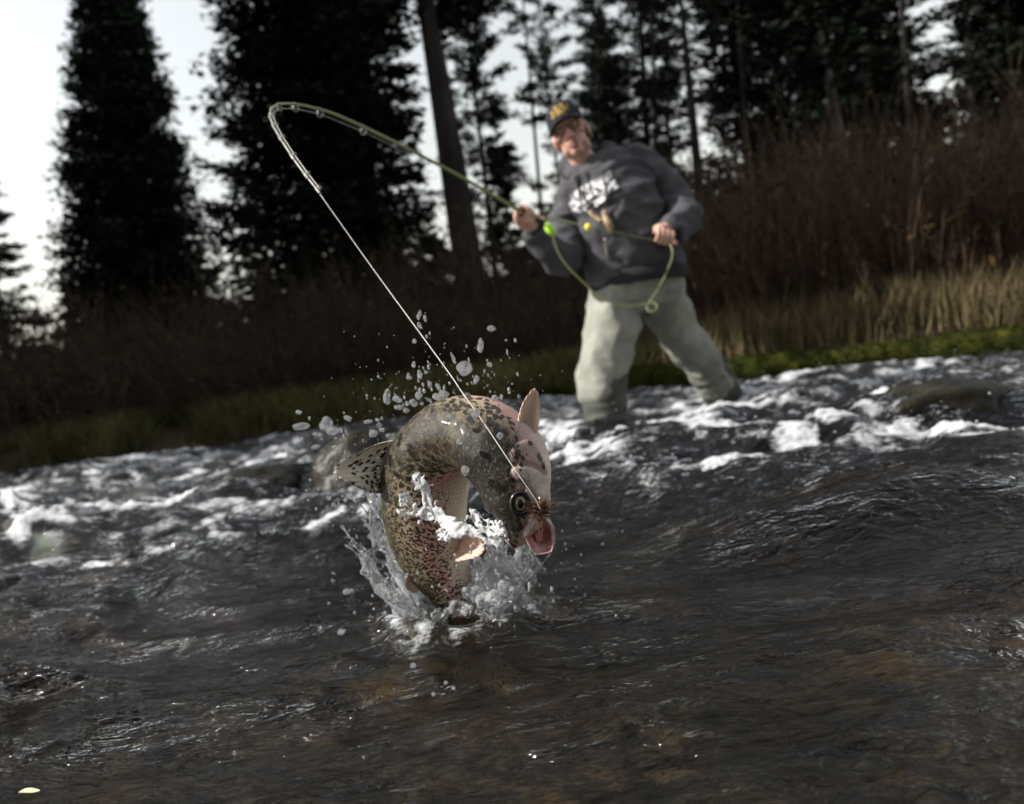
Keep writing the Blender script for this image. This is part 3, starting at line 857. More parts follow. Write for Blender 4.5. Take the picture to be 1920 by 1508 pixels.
def gaiter(rows):
    v, f = limb(rows, 40, 28, 8)
    v = np.array(v); c = v.reshape(40, 28, 3).mean(1, keepdims=True)
    n = nrm((v.reshape(40, 28, 3) - c)).reshape(-1, 3)
    v = wrinkle(v, n, .010, [((5, 5, 22), .8, 121, True), ((12, 12, 30), .4, 122, True), ((4, 4, 4), .6, 123, False)])
    return v, f
mob('gaiter', *gaiter(leg_l[4:] + [(1139, 905, 3.50, 40)]), gaiter_m, person)
mob('gaiter', *gaiter(leg_r[4:] + [(1398, 835, 4.03, 36)]), gaiter_m, person)

# head frame: x image right, y towards the camera (face), z up
h_up = nrm(img(-.41, -.91) + fwd * .02)
h_f = -fwd * .95 - right * .27 + upv * .03
h_f = nrm(h_f - h_up * (h_f @ h_up))
h_x = np.cross(h_f, h_up)
h_x = h_x if h_x @ right > 0 else -h_x
HO = P(1069, 250, 3.52)
HF = np.array([h_x, h_f, h_up])
def H(x, y, z): return HO + x * h_x + y * h_f + z * h_up
def hball(c, r, n=12): return ball(H(*c), r, n, HF)
head = [hball((0, -.012, .035), (.076, .094, .102), 16), hball((0, .022, -.045), (.060, .066, .078), 14), hball((0, .06, -.098), (.028, .026, .022)),
        hball((.04, .022, -.075), (.024, .04, .03)), hball((-.04, .022, -.075), (.024, .04, .03)),
        hball((.043, .058, -.018), (.026, .024, .022)), hball((-.043, .058, -.018), (.026, .024, .022)),
        tube([H(0, .084, .02), H(0, .100, -.012), H(0, .112, -.034), H(0, .098, -.043)], [.009, .0115, .0135, .009], 10, 12),
        hball((.012, .094, -.037), .009), hball((-.012, .094, -.037), .009),
        tube([H(-.046, .070, .030), H(-.02, .084, .033), H(.02, .084, .033), H(.046, .070, .030)], [.010, .012, .012, .010], 10, 12),
        tube([H(-.024, .083, -.068), H(0, .092, -.064), H(.024, .083, -.068)], [.006, .0085, .006], 8, 10),
        tube([H(-.022, .081, -.078), H(0, .089, -.080), H(.022, .081, -.078)], [.006, .0090, .006], 8, 10),
        hball((.078, -.008, -.012), (.010, .020, .034)), hball((-.078, -.008, -.012), (.010, .020, .034)),
        tube([H(0, -.015, -.05), H(0, -.025, -.12), P(1112, 318, 3.58), P(1130, 340, 3.57)], [.052, .054, .062, .09], 18, 14)]

def hand_parts(o, axis, palm, k=1.0, wrist=None, thumb_up=True):
    """fist round a thin rod through o along axis; palm = direction from the rod towards the palm"""
    a = nrm(axis); p = nrm(palm - a * (palm @ a)); t = np.cross(a, p)
    out = []
    for i, (off, r, ln) in enumerate([(.031, .0098, 1.0), (.011, .0102, 1.08), (-.009, .0098, 1.02), (-.028, .0086, .85)]):
        R0 = .026 * k
        pts = []
        for ang in np.linspace(-35, 215 * ln, 9):
            q = math.radians(ang)
            rr = R0 * (1.15 - .35 * (ang + 35) / 250)
            pts.append(o + a * off * k + (p * math.cos(q) + t * math.sin(q)) * rr)
        out.append(tube(pts, np.linspace(r * 1.12, r * .82, 9) * k, 9, 16))
    out.append(ball(o + p * .040 * k + a * .001 - t * .006 * k, (.043 * k, .021 * k, .034 * k), 12, np.array([a, p, t])))
    th_ = [o + p * .045 * k + a * .030 * k - t * .022 * k, o + p * .022 * k + a * .052 * k - t * .022 * k, o - p * .004 * k + a * .056 * k - t * .010 * k, o - p * .020 * k + a * .048 * k + t * .006 * k]
    out.append(tube(th_, np.array([.014, .0125, .011, .008]) * k, 10, 14))
    if wrist is not None:
        out.append(tube([o + p * .045 * k - t * .004, (o + p * .045 * k) * .5 + wrist * .5, wrist], [.027 * k, .026 * k, .03 * k], 14, 10))
    return out
HL = P(985, 401, 3.255)        # image-left hand, holds the rod
HR = P(1243, 446, 3.31)        # image-right hand, pulls the line
rod_dir = nrm(P(870, 335, 2.75) - HL)
line_dir = nrm(P(1010, 402, 3.25) - P(1220, 449, 3.31))
hands = hand_parts(HL, rod_dir, img(.45, .9) + fwd * .5, 1.02, P(1007, 434, 3.31)) + hand_parts(HR, -line_dir, img(.5, -.75) + fwd * .35, 1.05, P(1262, 434, 3.37))
inner_arm = lambda rows: limb([(x, y, d, min(r * .55, 20)) for x, y, d, r in rows], 20, 12)
body_parts = head + hands + [loft_rows([(x, y, d, a * .78, b * .75, s_, k) for x, y, d, a, b, s_, k in torso]), inner_arm(arm_r), inner_arm(arm_l),
                             loft_rows([(x, y, d, a * .8, b * .75, s_, k) for x, y, d, a, b, s_, k in pelvis]), limb([(x, y, d, r * .6) for x, y, d, r in leg_l], 20, 14), limb([(x, y, d, r * .6) for x, y, d, r in leg_r], 20, 14),
                             tube([P(1137, 850, 3.5), P(1139, 905, 3.5) - [0, 0, .02], P(1120, 925, 3.36)], [.05, .05, .04], 12, 10), tube([P(1385, 800, 4.0), P(1398, 835, 4.03), P(1400, 850, 3.92)], [.05, .05, .04], 12, 10)]
bv, bf, _n = voxel(body_parts, .0036, 4)
body = mob('body', bv, bf, skin_m, person)
hair_m = mottled('hair', [(.3, (.03, .02, .014)), (.7, (.07, .045, .03))], 60, .7, 3, 0, .3)
eye_w = mat('eye_white', (.62, .58, .55), .2); eye_d = mat('eye_iris', (.03, .022, .018), .15)
for s in (-1, 1):
    e = mob('eye', *hball((s * .031, .0745, .010), .0115), eye_w, body)
    mob('iris', *hball((s * .031, .0845, .010), (.005, .003, .005), 8), eye_d, e)
    mob('eyebrow', *tube([H(s * .016, .092, .030), H(s * .032, .090, .036), H(s * .050, .075, .031)], [.004, .0045, .003], 6, 8), hair_m, body)
mob('upper_lip', *tube([H(-.025, .086, -.0705), H(-.008, .0985, -.0665), H(.008, .0985, -.0665), H(.025, .086, -.0705)], [.002, .0052, .0052, .002], 8, 14), lip_m, body)
mob('lower_lip', *tube([H(-.023, .084, -.0765), H(0, .0975, -.0805), H(.023, .084, -.0765)], [.002, .0062, .002], 8, 14), lip_m, body)
# short hair below the cap
th = np.linspace(math.radians(200), math.radians(340), 14)
hr = [H(.079 * math.cos(t), .095 * math.sin(t) - .012, z) for z in (.045, .015, -.02, -.05) for t in th]
hr2 = [H(.070 * math.cos(t), .085 * math.sin(t) - .012, z) for z in (.045, .015, -.02, -.05) for t in th]
hp = [tube([H(.0765 * math.cos(t), .0945 * math.sin(t) - .012, .05), H(.077 * math.cos(t), .095 * math.sin(t) - .012, .01), H(.069 * math.cos(t), .083 * math.sin(t) - .012, -.045)], .010, 6, 8) for t in th]
v, f, n = voxel(hp, .005, 3)
mob('hair', v, f, hair_m, body)

# cap: crown, brim, patch, button
tt = np.linspace(0, 1, 12)
crown_rows = []
for t in tt:
    z = .032 + .112 * math.sin(t * math.pi / 2)
    k = max(math.cos(t * math.pi / 2), .02) ** .55
    crown_rows.append((H(0, -.012 + .004 * t, z), .084 * k, .104 * k))
v, f = loft([c for c, _, _ in crown_rows], [h_x] * 12, [h_f] * 12, [a for _, a, _ in crown_rows], [b for _, _, b in crown_rows], 40)
cap = mob('cap', v, f, cap_m, person)
ph = np.linspace(math.radians(12), math.radians(168), 24)
bv_, nb_ = [], 24
for rr, dz in ((.0, 0), (.35, .002), (.7, -.002), (1.0, -.012)):
    for q in ph:
        x = .083 * math.cos(q); y = .100 * math.sin(q) - .012
        y2 = y + rr * .078 * math.sin(q) ** .6
        bv_.append((x * (1 + .06 * rr), y2, .040 + dz - .018 * (abs(x) / .083) ** 2 * rr))
top_ = np.array([H(*q) for q in bv_]); bot_ = np.array([H(q[0], q[1], q[2] - .005) for q in bv_])
g1 = grid_faces(4, 24); V = np.vstack([top_, bot_]); fb = [tuple(q) for q in g1] + [tuple(q[::-1] + 96) for q in g1]
bd = list(range(0, 24)) + [24 * k + 23 for k in (1, 2, 3)] + list(range(94, 71, -1)) + [48, 24]
fb += [(bd[i], bd[i - 1], bd[i - 1] + 96, bd[i] + 96) for i in range(len(bd))]
mob('brim', V, fb, cap_m, cap)
cbv = BVHTree.FromPolygons(v.tolist(), f)
pp = []
for j in range(9):
    for i in range(15):
        a, b = (i / 14 - .5), (j / 8 - .5)
        x, z = a * .088, .088 + b * .052 * (1 - .8 * a * a)
        h = cbv.ray_cast(Vector(H(x, .3, z)), Vector(-h_f))
        pp.append((np.array(h[0]) if h[0] else H(x, .09, z)) + h_f * .002)
mob('patch', np.array(pp), grid_faces(9, 15)[:, ::-1], patch_m, cap)
mob('button', *hball((0, -.008, .145), (.008, .008, .005), 8), cap_m, cap)

# cord round the neck with small tools hanging on the chest
cord_m = mat('cord', (.02, .018, .016), .8)
tool_m = mottled('tool_wood', [(.35, (.13, .06, .03)), (.6, (.42, .33, .20)), (.8, (.62, .55, .42))], 40, .6, 3, .002, .4)
lany = empty('tool_lanyard', tuple(on_hoodie(1130, 400)))
tag(lany, 'dark cord hung round the neck with small brown and cream tools on the sweatshirt', 'lanyard')
mob('cord', *tube([on_hoodie(x, y, .014) for x, y in ((1076, 330), (1084, 352), (1100, 378), (1122, 398), (1132, 402))], .004, 6, 20), cord_m, lany)
mob('cord', *tube([on_hoodie(x, y, .014) for x, y in ((1128, 318), (1134, 345), (1136, 372), (1134, 402))], .004, 6, 20), cord_m, lany)
mob('tassel', *tube([on_hoodie(x, y, .020) for x, y in ((1132, 396), (1137, 410), (1143, 424), (1147, 438))], [.010, .017, .016, .005], 10, 12), tool_m, lany)
mob('clip', *tube([on_hoodie(x, y, .020) for x, y in ((1104, 396), (1116, 408), (1128, 414))], [.006, .010, .006], 10, 8), tool_m, lany)
mob('forceps', *tube([on_hoodie(x, y, .018) for x, y in ((1134, 446), (1137, 466), (1138, 480))], [.004, .008, .005], 8, 8), mat('steel_worn', (.25, .24, .22), .35, .5, Metallic=.7), lany)

# ------------------------------------------------------------------ rod, line, floats
rod_m = mat('rod_green', (.16, .20, .055), .3, .6)
tip_m = mat('rod_tip_grey', (.30, .29, .26), .35, .6)
guide_m = mat('guide_wire', (.30, .30, .28), .35, .5, Metallic=.6)
cork_m = mottled('cork', [(.3, (.25, .16, .08)), (.7, (.42, .29, .16))], 60, .8, 3, .002, .2)
rod_pts = [(1022, 414, 3.31), (985, 401, 3.255), (870, 335, 2.75), (760, 277, 2.25), (650, 224, 1.88), (590, 203, 1.68), (545, 195, 1.52), (518, 198, 1.43), (507, 213, 1.38), (513, 236, 1.34), (530, 266, 1.30), (560, 311, 1.26), (595, 356, 1.22)]
q = cr([list(P(*a)) + [r] for a, r in zip(rod_pts, (.008, .0075, .0060, .0046, .0036, .0029, .0025, .0023, .0021, .0019, .0017, .0015, .0013))], 150)
rod = empty('fishing_rod', tuple(HL))
tag(rod, 'long green fly rod bent double at its grey tip, held in the raised hand', 'fishing rod')
mob('blank', *tube(q[:100, :3], q[:100, 3], 10), rod_m, rod)
mob('tip_section', *tube(q[99:, :3], q[99:, 3], 10), tip_m, rod)
mob('grip', *tube(q[:16, :3], np.interp(np.arange(16), [0, 5, 10, 15], [.012, .0125, .0125, .009]), 12), cork_m, rod)
gl_pts = []
for k in (34, 46, 60, 72, 84, 93, 103, 112, 122, 132, 141, 149):
    c = q[k, :3]; T = nrm(q[min(k + 1, 149), :3] - q[k - 1, :3]); r0 = q[k, 3]
    dn = np.array([0, 0, -1.0]); dn = nrm(dn - T * (dn @ T))
    if k > 100: dn = nrm(np.cross(T, fwd)); 
    s = nrm(np.cross(T, dn)); rr = .0030 + .009 * max(0, (100 - k)) / 100
    cc = c + dn * (r0 + rr)
    gl_pts.append(cc - 0 * dn)
    ring = [cc + (dn * math.cos(a) + s * math.sin(a)) * rr for a in np.linspace(0, 2 * np.pi, 17)]
    g = mob('guide', *tube(ring, .0011, 6, cap=False), guide_m, rod)
    mob('wrapping', *tube([c - T * .012, c, c + T * .012], [r0 + .0004, r0 + .0013, r0 + .0004], 10, 7), mat('thread', (.16, .16, .13), .4) if k == 34 else bpy.data.materials['thread'], rod)

line_m = mat('leader_white', (.58, .56, .53), .4, .5)
fly_line_m = mat('fly_line_green', (.19, .22, .085), .4, .5)
FLY = P(1014, 956, .945)
lp = np.vstack([np.array(gl_pts), cr([P(597, 360, 1.215), P(700, 505, 1.16), P(830, 683, 1.05), P(868, 738, 1.0), P(905, 790, .975), P(965, 880, .94), P(1000, 930, .935), FLY - fwd * .01], 40)])
leader = mob('fishing_line', *tube(lp, np.interp(np.arange(len(lp)), [0, 11, len(lp) - 1], [.0005, .0006, .00045]), 6), line_m)
tag(leader, 'thin white line running from the rod tip down to the leaping trout', 'fishing line')

fl = [P(985, 404, 3.245), P(1010, 403, 3.24), P(1060, 414, 3.22), P(1103, 426, 3.21), P(1160, 437, 3.24), P(1222, 450, 3.30), P(1243, 446, 3.30), P(1258, 462, 3.28), P(1260, 482, 3.26), P(1248, 515, 3.24), P(1232, 545, 3.22), P(1214, 573, 3.21), P(1216, 583, 3.20), P(1226, 584, 3.19), P(1232, 575, 3.19),
      P(1224, 567, 3.20), P(1208, 571, 3.21), P(1180, 574, 3.21), P(1150, 570, 3.21), P(1122, 555, 3.21), P(1090, 526, 3.21), P(1062, 497, 3.21), P(1044, 468, 3.21), P(1036, 440, 3.21), P(1032, 430, 3.21)]
o = mob('fly_line', *tube(fl, .0025, 8, 170), fly_line_m)
tag(o, 'slack pale green fly line looping between the two hands in front of the waders', 'fly line')
o = mob('strike_float', *tube([P(1022, 419, 3.20), P(1025, 422, 3.20), P(1032, 431, 3.20), P(1038, 438, 3.20), P(1041, 441, 3.20)], [.004, .014, .019, .013, .004], 14, 14), mat('float_lime', (.42, .70, .07), .4))
tag(o, 'lime green oval float on the fly line beside the raised hand', 'fishing float')
o = mob('strike_float', *ball(P(1103, 426, 3.20), (.014, .013, .015), 12), mat('float_yellow', (.85, .68, .05), .4))
tag(o, 'small round yellow float on the taut line across the sweatshirt', 'fishing float')
# ------------------------------------------------------------------ the trout
# rows: px, py, depth, half height, half width, dorsal direction (image dx, dy, towards camera)
fish_rows = [
 (884, 1215, 1.150, .022, .008, -1.0, .25, .20),
 (872, 1180, 1.145, .023, .011, -1.0, .25, .20),
 (860, 1138, 1.140, .026, .015, -1.0, .35, .10),
 (836, 1090, 1.130, .037, .023, -1.0, .35, .05),
 (812, 1040, 1.122, .049, .033, -1.0, .20, .02),
 (798, 980, 1.115, .0575, .042, -1.0, .05, .02),
 (797, 920, 1.108, .0605, .047, -1.0, -.10, .12),
 (812, 862, 1.095, .0605, .050, -.9, -.45, .50),
 (850, 818, 1.070, .060, .050, -.30, -.45, 1.3),
 (898, 815, 1.040, .059, .049, -.15, .25, 1.4),
 (938, 846, 1.012, .0575, .048, -.65, .42, 1.0),
 (959, 885, .998, .0505, .045, -1.0, .40, .50),
 (968, 925, .990, .0435, .040, -1.0, .26, .28),
 (975, 960, .985, .0375, .034, -1.0, .12, .20),
 (971, 991, .983, .0235, .025, -1.0, .05, .18),
 (966, 1012, .982, .0150, .017, -1.0, .0, .15),
 (964, 1026, .982, .0050, .008, -1.0, .0, .15),
]
R_ = cr(fish_rows, 300)
fc = np.array([P(*r[:3]) for r in R_])
fT = nrm(np.gradient(fc, axis=0))
fD = nrm(np.array([img(r[5], r[6]) - fwd * r[7] for r in R_]))
fD = nrm(fD - fT * (fD * fT).sum(-1, keepdims=True))
fL = np.cross(fT, fD)
NS = 128
phi = np.linspace(0, 2 * np.pi, NS, endpoint=False)
hh_, hw_ = R_[:, 3], R_[:, 4]
cosp, sinp = np.cos(phi), np.sin(phi)
# a trout's section: rounded back, fuller flank a little below the middle
prof_w = np.sign(sinp) * np.abs(sinp) ** .92
FV = fc[:, None] + fD[:, None] * (hh_[:, None, None] * cosp[None, :, None]) + fL[:, None] * (hw_[:, None, None] * prof_w[None, :, None])
arcl = np.concatenate([[0], np.cumsum(np.linalg.norm(np.diff(fc, axis=0), axis=1))])
SL = arcl[-1]
along = np.repeat((arcl / SL)[:, None], NS, 1)
lat = np.repeat((np.minimum(phi, 2 * np.pi - phi) / np.pi)[None], 300, 0)      # 0 back .. 1 belly
perim = np.pi * (hh_ + hw_) * .5
uvx = np.stack([np.repeat(arcl[:, None], NS, 1), np.where(phi <= np.pi, 1, -1)[None] * lat * perim[:, None], along * 0], -1)
nr_f = nrm(FV - fc[:, None])
# slight muscle and skin-fold relief, creases on the inside of the bend
FV = FV + nr_f * (.0010 * fbm(FV[..., 0] * 40, FV[..., 1] * 40, FV[..., 2] * 40, 3, 131))[..., None]
fold = np.exp(-((along - .50) / .10) ** 2) * sstep(.55, .9, lat)
FV = FV + nr_f * (-.0022 * fold * np.abs(np.sin(arcl[:, None] * 320)))[..., None]

# bones of the head raised in the skin: outlines drawn where the photo shows them, on the flank that faces the camera
def poly_sd(px, py, poly):
    p = cr(list(poly) + [poly[0]], 80)[:-1]
    d = np.full(px.shape, 1e9); ins = np.zeros(px.shape, bool)
    for a, b in zip(p, np.roll(p, -1, 0)):
        ab = b - a
        t = np.clip(((px - a[0]) * ab[0] + (py - a[1]) * ab[1]) / (ab @ ab + 1e-9), 0, 1)
        d = np.minimum(d, np.hypot(px - a[0] - t * ab[0], py - a[1] - t * ab[1]))
        c = ((a[1] > py) != (b[1] > py)) & (px < (b[0] - a[0]) * (py - a[1]) / (b[1] - a[1] + 1e-12) + a[0])
        ins ^= c
    return np.where(ins, d, -d)
rel_ = FV - CAM
dpt = rel_ @ fwd
vpx, vpy = 960 + (rel_ @ right) / dpt * F, 754 - (rel_ @ upv) / dpt * F
face = sstep(.0, .3, -(nr_f * nrm(rel_)).sum(-1)) * (along > .6)
plate_at = np.zeros_like(lat)
for poly, off, val in [
    ([(958, 842), (978, 826), (1000, 828), (1020, 862), (1026, 890), (1000, 872), (970, 872), (956, 860)], .0020, .35),
    ([(964, 872), (990, 873), (1014, 886), (1028, 915), (1034, 950), (1026, 975), (1008, 972), (1002, 935), (986, 906), (968, 900), (958, 886)], .0026, .85),
    ([(986, 905), (1000, 935), (1006, 968), (1000, 992), (986, 1010), (980, 1004), (990, 980), (992, 950), (984, 925)], .0018, 1.0)]:
    sdv = poly_sd(vpx, vpy, poly)
    m_ = sstep(-1.5, 5, sdv) * face
    FV = FV + nr_f * (off * m_ - .0012 * face * np.exp(-((sdv + 2.5) / 2.5) ** 2))[..., None]
    plate_at = np.maximum(plate_at, sstep(-4, 5, sdv) * face * val)

fish_m = mat('trout_skin', rough=.4, spec=.22, Coat_Weight=.12, Coat_Roughness=.05)
ala = N(fish_m, 'ShaderNodeAttribute', attribute_name='lat').outputs['Fac']
als = N(fish_m, 'ShaderNodeAttribute', attribute_name='along').outputs['Fac']
fu = coords(fish_m, (1, 1, 1), attr='skin_uv')
nzl = ntex(fish_m, fu, 38, 5, .65)
lat_n = math_n(fish_m, 'ADD', ala, math_n(fish_m, 'MULTIPLY', math_n(fish_m, 'SUBTRACT', nzl, .5), .16))
base_c = ramp(fish_m, lat_n, [(0, (.030, .022, .009)), (.18, (.060, .046, .022)), (.31, (.19, .145, .085)), (.41, (.38, .30, .21)), (.48, (.50, .27, .225)), (.56, (.52, .31, .26)), (.65, (.60, .49, .39)), (.80, (.60, .50, .40)), (1, (.68, .60, .50))]).outputs['Color']
# stripe is strongest along the middle of the body
head_c = ramp(fish_m, lat_n, [(0, (.004, .0035, .003)), (.30, (.006, .005, .004)), (.40, (.035, .028, .018)), (.48, (.18, .13, .10)), (.54, (.36, .25, .22)), (.62, (.46, .33, .31)), (.8, (.58, .48, .43)), (1, (.66, .60, .54))]).outputs['Color']  # dark crown pigment taken to near-black: the head's shade is painted in
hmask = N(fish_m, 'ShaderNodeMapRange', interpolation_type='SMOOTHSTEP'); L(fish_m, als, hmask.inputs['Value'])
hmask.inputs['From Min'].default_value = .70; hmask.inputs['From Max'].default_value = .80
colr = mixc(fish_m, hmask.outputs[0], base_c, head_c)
pl_ = N(fish_m, 'ShaderNodeAttribute', attribute_name='plate').outputs['Fac']
pcol = ramp(fish_m, math_n(fish_m, 'ADD', pl_, math_n(fish_m, 'MULTIPLY', math_n(fish_m, 'SUBTRACT', nzl, .5), .9)), [(0, (.16, .10, .085)), (.30, (.20, .115, .11)), (.5, (.30, .20, .19)), (.8, (.40, .33, .30)), (1, (.58, .52, .47))]).outputs['Color']
colr = mixc(fish_m, math_n(fish_m, 'MULTIPLY', pl_, 1.6, clamp=True), colr, pcol)
grain = ntex(fish_m, fu, 260, 3, .6)
colr = mixc(fish_m, math_n(fish_m, 'MULTIPLY', math_n(fish_m, 'SUBTRACT', grain, .5), .9, clamp=True), colr, (.62, .52, .38))
def spots(scale, r0, r1, dens):
    vo = N(fish_m, 'ShaderNodeTexVoronoi', Scale=scale, Randomness=1.0); L(fish_m, fu, vo.inputs['Vector'])
    wob = math_n(fish_m, 'MULTIPLY', math_n(fish_m, 'SUBTRACT', ntex(fish_m, fu, scale * 2.5, 3), .5), .26)
    d = math_n(fish_m, 'ADD', vo.outputs['Distance'], wob)
    sep = N(fish_m, 'ShaderNodeSeparateColor'); L(fish_m, vo.outputs['Color'], sep.inputs[0])
    rad = math_n(fish_m, 'MULTIPLY', math_n(fish_m, 'ADD', math_n(fish_m, 'MULTIPLY', sep.outputs[0], r1 - r0), r0), dens)
    s = N(fish_m, 'ShaderNodeMapRange', interpolation_type='SMOOTHSTEP')
    L(fish_m, math_n(fish_m, 'SUBTRACT', d, rad), s.inputs['Value'])
    s.inputs['From Min'].default_value = .05; s.inputs['From Max'].default_value = -.04
    return s.outputs[0]
dl = N(fish_m, 'ShaderNodeMapRange', interpolation_type='SMOOTHSTEP'); L(fish_m, ala, dl.inputs['Value'])
dl.inputs['From Min'].default_value = .62; dl.inputs['From Max'].default_value = .42
hl_ = N(fish_m, 'ShaderNodeMapRange', interpolation_type='SMOOTHSTEP'); L(fish_m, als, hl_.inputs['Value'])
hl_.inputs['From Min'].default_value = .30; hl_.inputs['From Max'].default_value = .52; hl_.inputs['To Min'].default_value = .45
s1 = spots(140, .42, .62, math_n(fish_m, 'MULTIPLY', dl.outputs[0], hl_.outputs[0]))
g3 = math_n(fish_m, 'SUBTRACT', 1.0, math_n(fish_m, 'MULTIPLY', math_n(fish_m, 'ABSOLUTE', math_n(fish_m, 'SUBTRACT', pl_, .35)), 5.0), clamp=True)
s3 = spots(105, .34, .48, g3)
tl = N(fish_m, 'ShaderNodeMapRange', interpolation_type='SMOOTHSTEP'); L(fish_m, als, tl.inputs['Value'])
tl.inputs['From Min'].default_value = .66; tl.inputs['From Max'].default_value = .34
dl2 = N(fish_m, 'ShaderNodeMapRange', interpolation_type='SMOOTHSTEP'); L(fish_m, ala, dl2.inputs['Value'])
dl2.inputs['From Min'].default_value = .86; dl2.inputs['From Max'].default_value = .60
s2 = spots(290, .37, .56, math_n(fish_m, 'MULTIPLY', dl2.outputs[0], math_n(fish_m, 'ADD', math_n(fish_m, 'MULTIPLY', tl.outputs[0], .75), .28)))
sp = math_n(fish_m, 'MAXIMUM', math_n(fish_m, 'MAXIMUM', s1, s2), s3)
colr = mixc(fish_m, math_n(fish_m, 'MULTIPLY', sp, .93), colr, (.012, .010, .008))
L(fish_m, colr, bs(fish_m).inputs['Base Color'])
scl = N(fish_m, 'ShaderNodeTexVoronoi', Scale=720.0, Randomness=.6); L(fish_m, fu, scl.inputs['Vector'])
L(fish_m, bump(fish_m, math_n(fish_m, 'ADD', scl.outputs['Distance'], math_n(fish_m, 'MULTIPLY', grain, 1.2)), .0007, .7), bs(fish_m).inputs['Normal'])
rr_ = N(fish_m, 'ShaderNodeMapRange'); L(fish_m, grain, rr_.inputs['Value']); rr_.inputs['To Min'].default_value = .30; rr_.inputs['To Max'].default_value = .55
L(fish_m, rr_.outputs[0], bs(fish_m).inputs['Roughness'])

trout = empty('trout', tuple(ENTRY))
tag(trout, 'spotted trout curved in mid-leap out of the river with open pink mouth', 'fish')
faces = ring_faces(300, NS, True)
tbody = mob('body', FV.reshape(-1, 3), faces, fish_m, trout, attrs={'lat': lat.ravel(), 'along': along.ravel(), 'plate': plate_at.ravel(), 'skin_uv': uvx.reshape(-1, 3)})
tbv = BVHTree.FromPolygons(FV.reshape(-1, 3).tolist(), faces)
def on_fish(x, y, off=0.0, alt=.99):
    d = P(x, y, 1.0) - CAM
    h = tbv.ray_cast(Vector(CAM), Vector(d))
    if h[0] is None: return P(x, y, alt), -fwd
    n = np.array(h[1]); n = n if n @ d < 0 else -n
    return np.array(h[0]) + n * off, n

# fins: fans of rays between a base line and an outer edge, with ridged membrane
def fin(base, edge, mt, name, thick=.0016, rays=18, parent=trout, depth_fn=None, rag=.04, seed=0, attrs=True):
    r = np.random.default_rng(seed)
    nb, nt = rays * 4 + 1, 14
    b, e = cr(base, nb), cr(edge, nb)
    u = np.linspace(0, 1, nb)
    ray = np.cos(u * rays * 2 * np.pi)
    e = b + (e - b) * (1 + rag * (ray * .6 + r.normal(size=nb) * .35))[:, None]
    t = np.linspace(0, 1, nt)[:, None, None]
    G = b[None] * (1 - t) + e[None] * t
    nv = nrm(np.cross(b[-1] - b[0], e[nb // 2] - b[nb // 2]))
    G = G + nv * (.006 * np.sin(t * 2.2) * np.sin(u * 5 + seed)[None, :, None])
    rel = thick * (1.15 - t) * (.55 + .45 * ray)[None, :, None]
    A, B = G + nv * rel, G - nv * rel
    n = nb * nt
    g = grid_faces(nt, nb)
    F_ = [tuple(q) for q in g] + [tuple(q[::-1] + n) for q in g]
    bd = list(range(nb)) + [nb * k + nb - 1 for k in range(1, nt)] + list(range(n - 2, n - nb - 1, -1)) + [nb * k for k in range(nt - 2, 0, -1)]
    F_ += [(bd[i - 1], bd[i], bd[i] + n, bd[i - 1] + n)[::-1] for i in range(len(bd))]
    ut = np.stack([np.repeat(u[None], nt, 0), np.repeat(t[:, :, 0], nb, 1), 0 * np.repeat(t[:, :, 0], nb, 1)], -1).reshape(-1, 3)
    return mob(name, np.vstack([A.reshape(-1, 3), B.reshape(-1, 3)]), F_, mt, parent, attrs={'fin_uv': np.vstack([ut, ut])})
def fin_mat(name, c0, c1, spot=None, sc=(9, 5, 1), thr=.36):
    m = mat(name, c0, .4, .5, Coat_Weight=.3)
    v = coords(m, (1, 1, 1), attr='fin_uv')
    v2 = coords(m, (60, 3, 1), attr='fin_uv')
    c = mixc(m, ntex(m, v2, 1.0, 3, .6), c0, c1)
    if spot:
        v3 = coords(m, sc, attr='fin_uv')
        vo = N(m, 'ShaderNodeTexVoronoi', Scale=1.0); L(m, v3, vo.inputs['Vector'])
        s = N(m, 'ShaderNodeMapRange', interpolation_type='SMOOTHSTEP'); L(m, vo.outputs['Distance'], s.inputs['Value'])
        s.inputs['From Min'].default_value = thr + .06; s.inputs['From Max'].default_value = thr - .05
        c = mixc(m, s.outputs[0], c, spot)
    L(m, c, bs(m).inputs['Base Color'])
    L(m, bump(m, ntex(m, v2, 1.6, 2), .0006), bs(m).inputs['Normal'])
    bs(m).inputs['Subsurface Weight'].default_value = .12
    bs(m).inputs['Subsurface Radius'].default_value = (.004, .002, .001)
    return m
dors_m = fin_mat('dorsal_fin_skin', (.62, .54, .41), (.84, .78, .66), (.014, .011, .008), (12, 8, 1), .40)
pale_m = fin_mat('pale_fin_skin', (.44, .29, .20), (.74, .57, .44))
pelv_m = fin_mat('pink_fin_skin', (.42, .22, .17), (.55, .36, .28), (.02, .014, .012), (1.6, 1.3, 1), .42)
tail_m = fin_mat('tail_fin_skin', (.22, .16, .11), (.34, .26, .18), (.02, .015, .01), (16, 10, 1), .30)
# dorsal fin on the back, sticking out to the left
fin([P(738, 826, 1.095), P(722, 860, 1.098), P(716, 890, 1.10), P(714, 924, 1.105)], [P(700, 838, 1.075), P(655, 860, 1.068), P(626, 882, 1.065), P(656, 906, 1.072), P(694, 926, 1.085)], dors_m, 'dorsal_fin', .0015, 13, rag=.05, seed=1)
# pectoral fin standing up from behind the gill cover
fin([P(978, 812, 1.0), P(986, 818, .999), P(996, 826, .999)], [P(970, 790, 1.0), P(981, 754, 1.0), P(1002, 728, 1.0), P(1011, 748, 1.0), P(1012, 785, 1.0), P(1004, 820, 1.0)], pale_m, 'pectoral_fin', .0022, 15, rag=.03, seed=2)
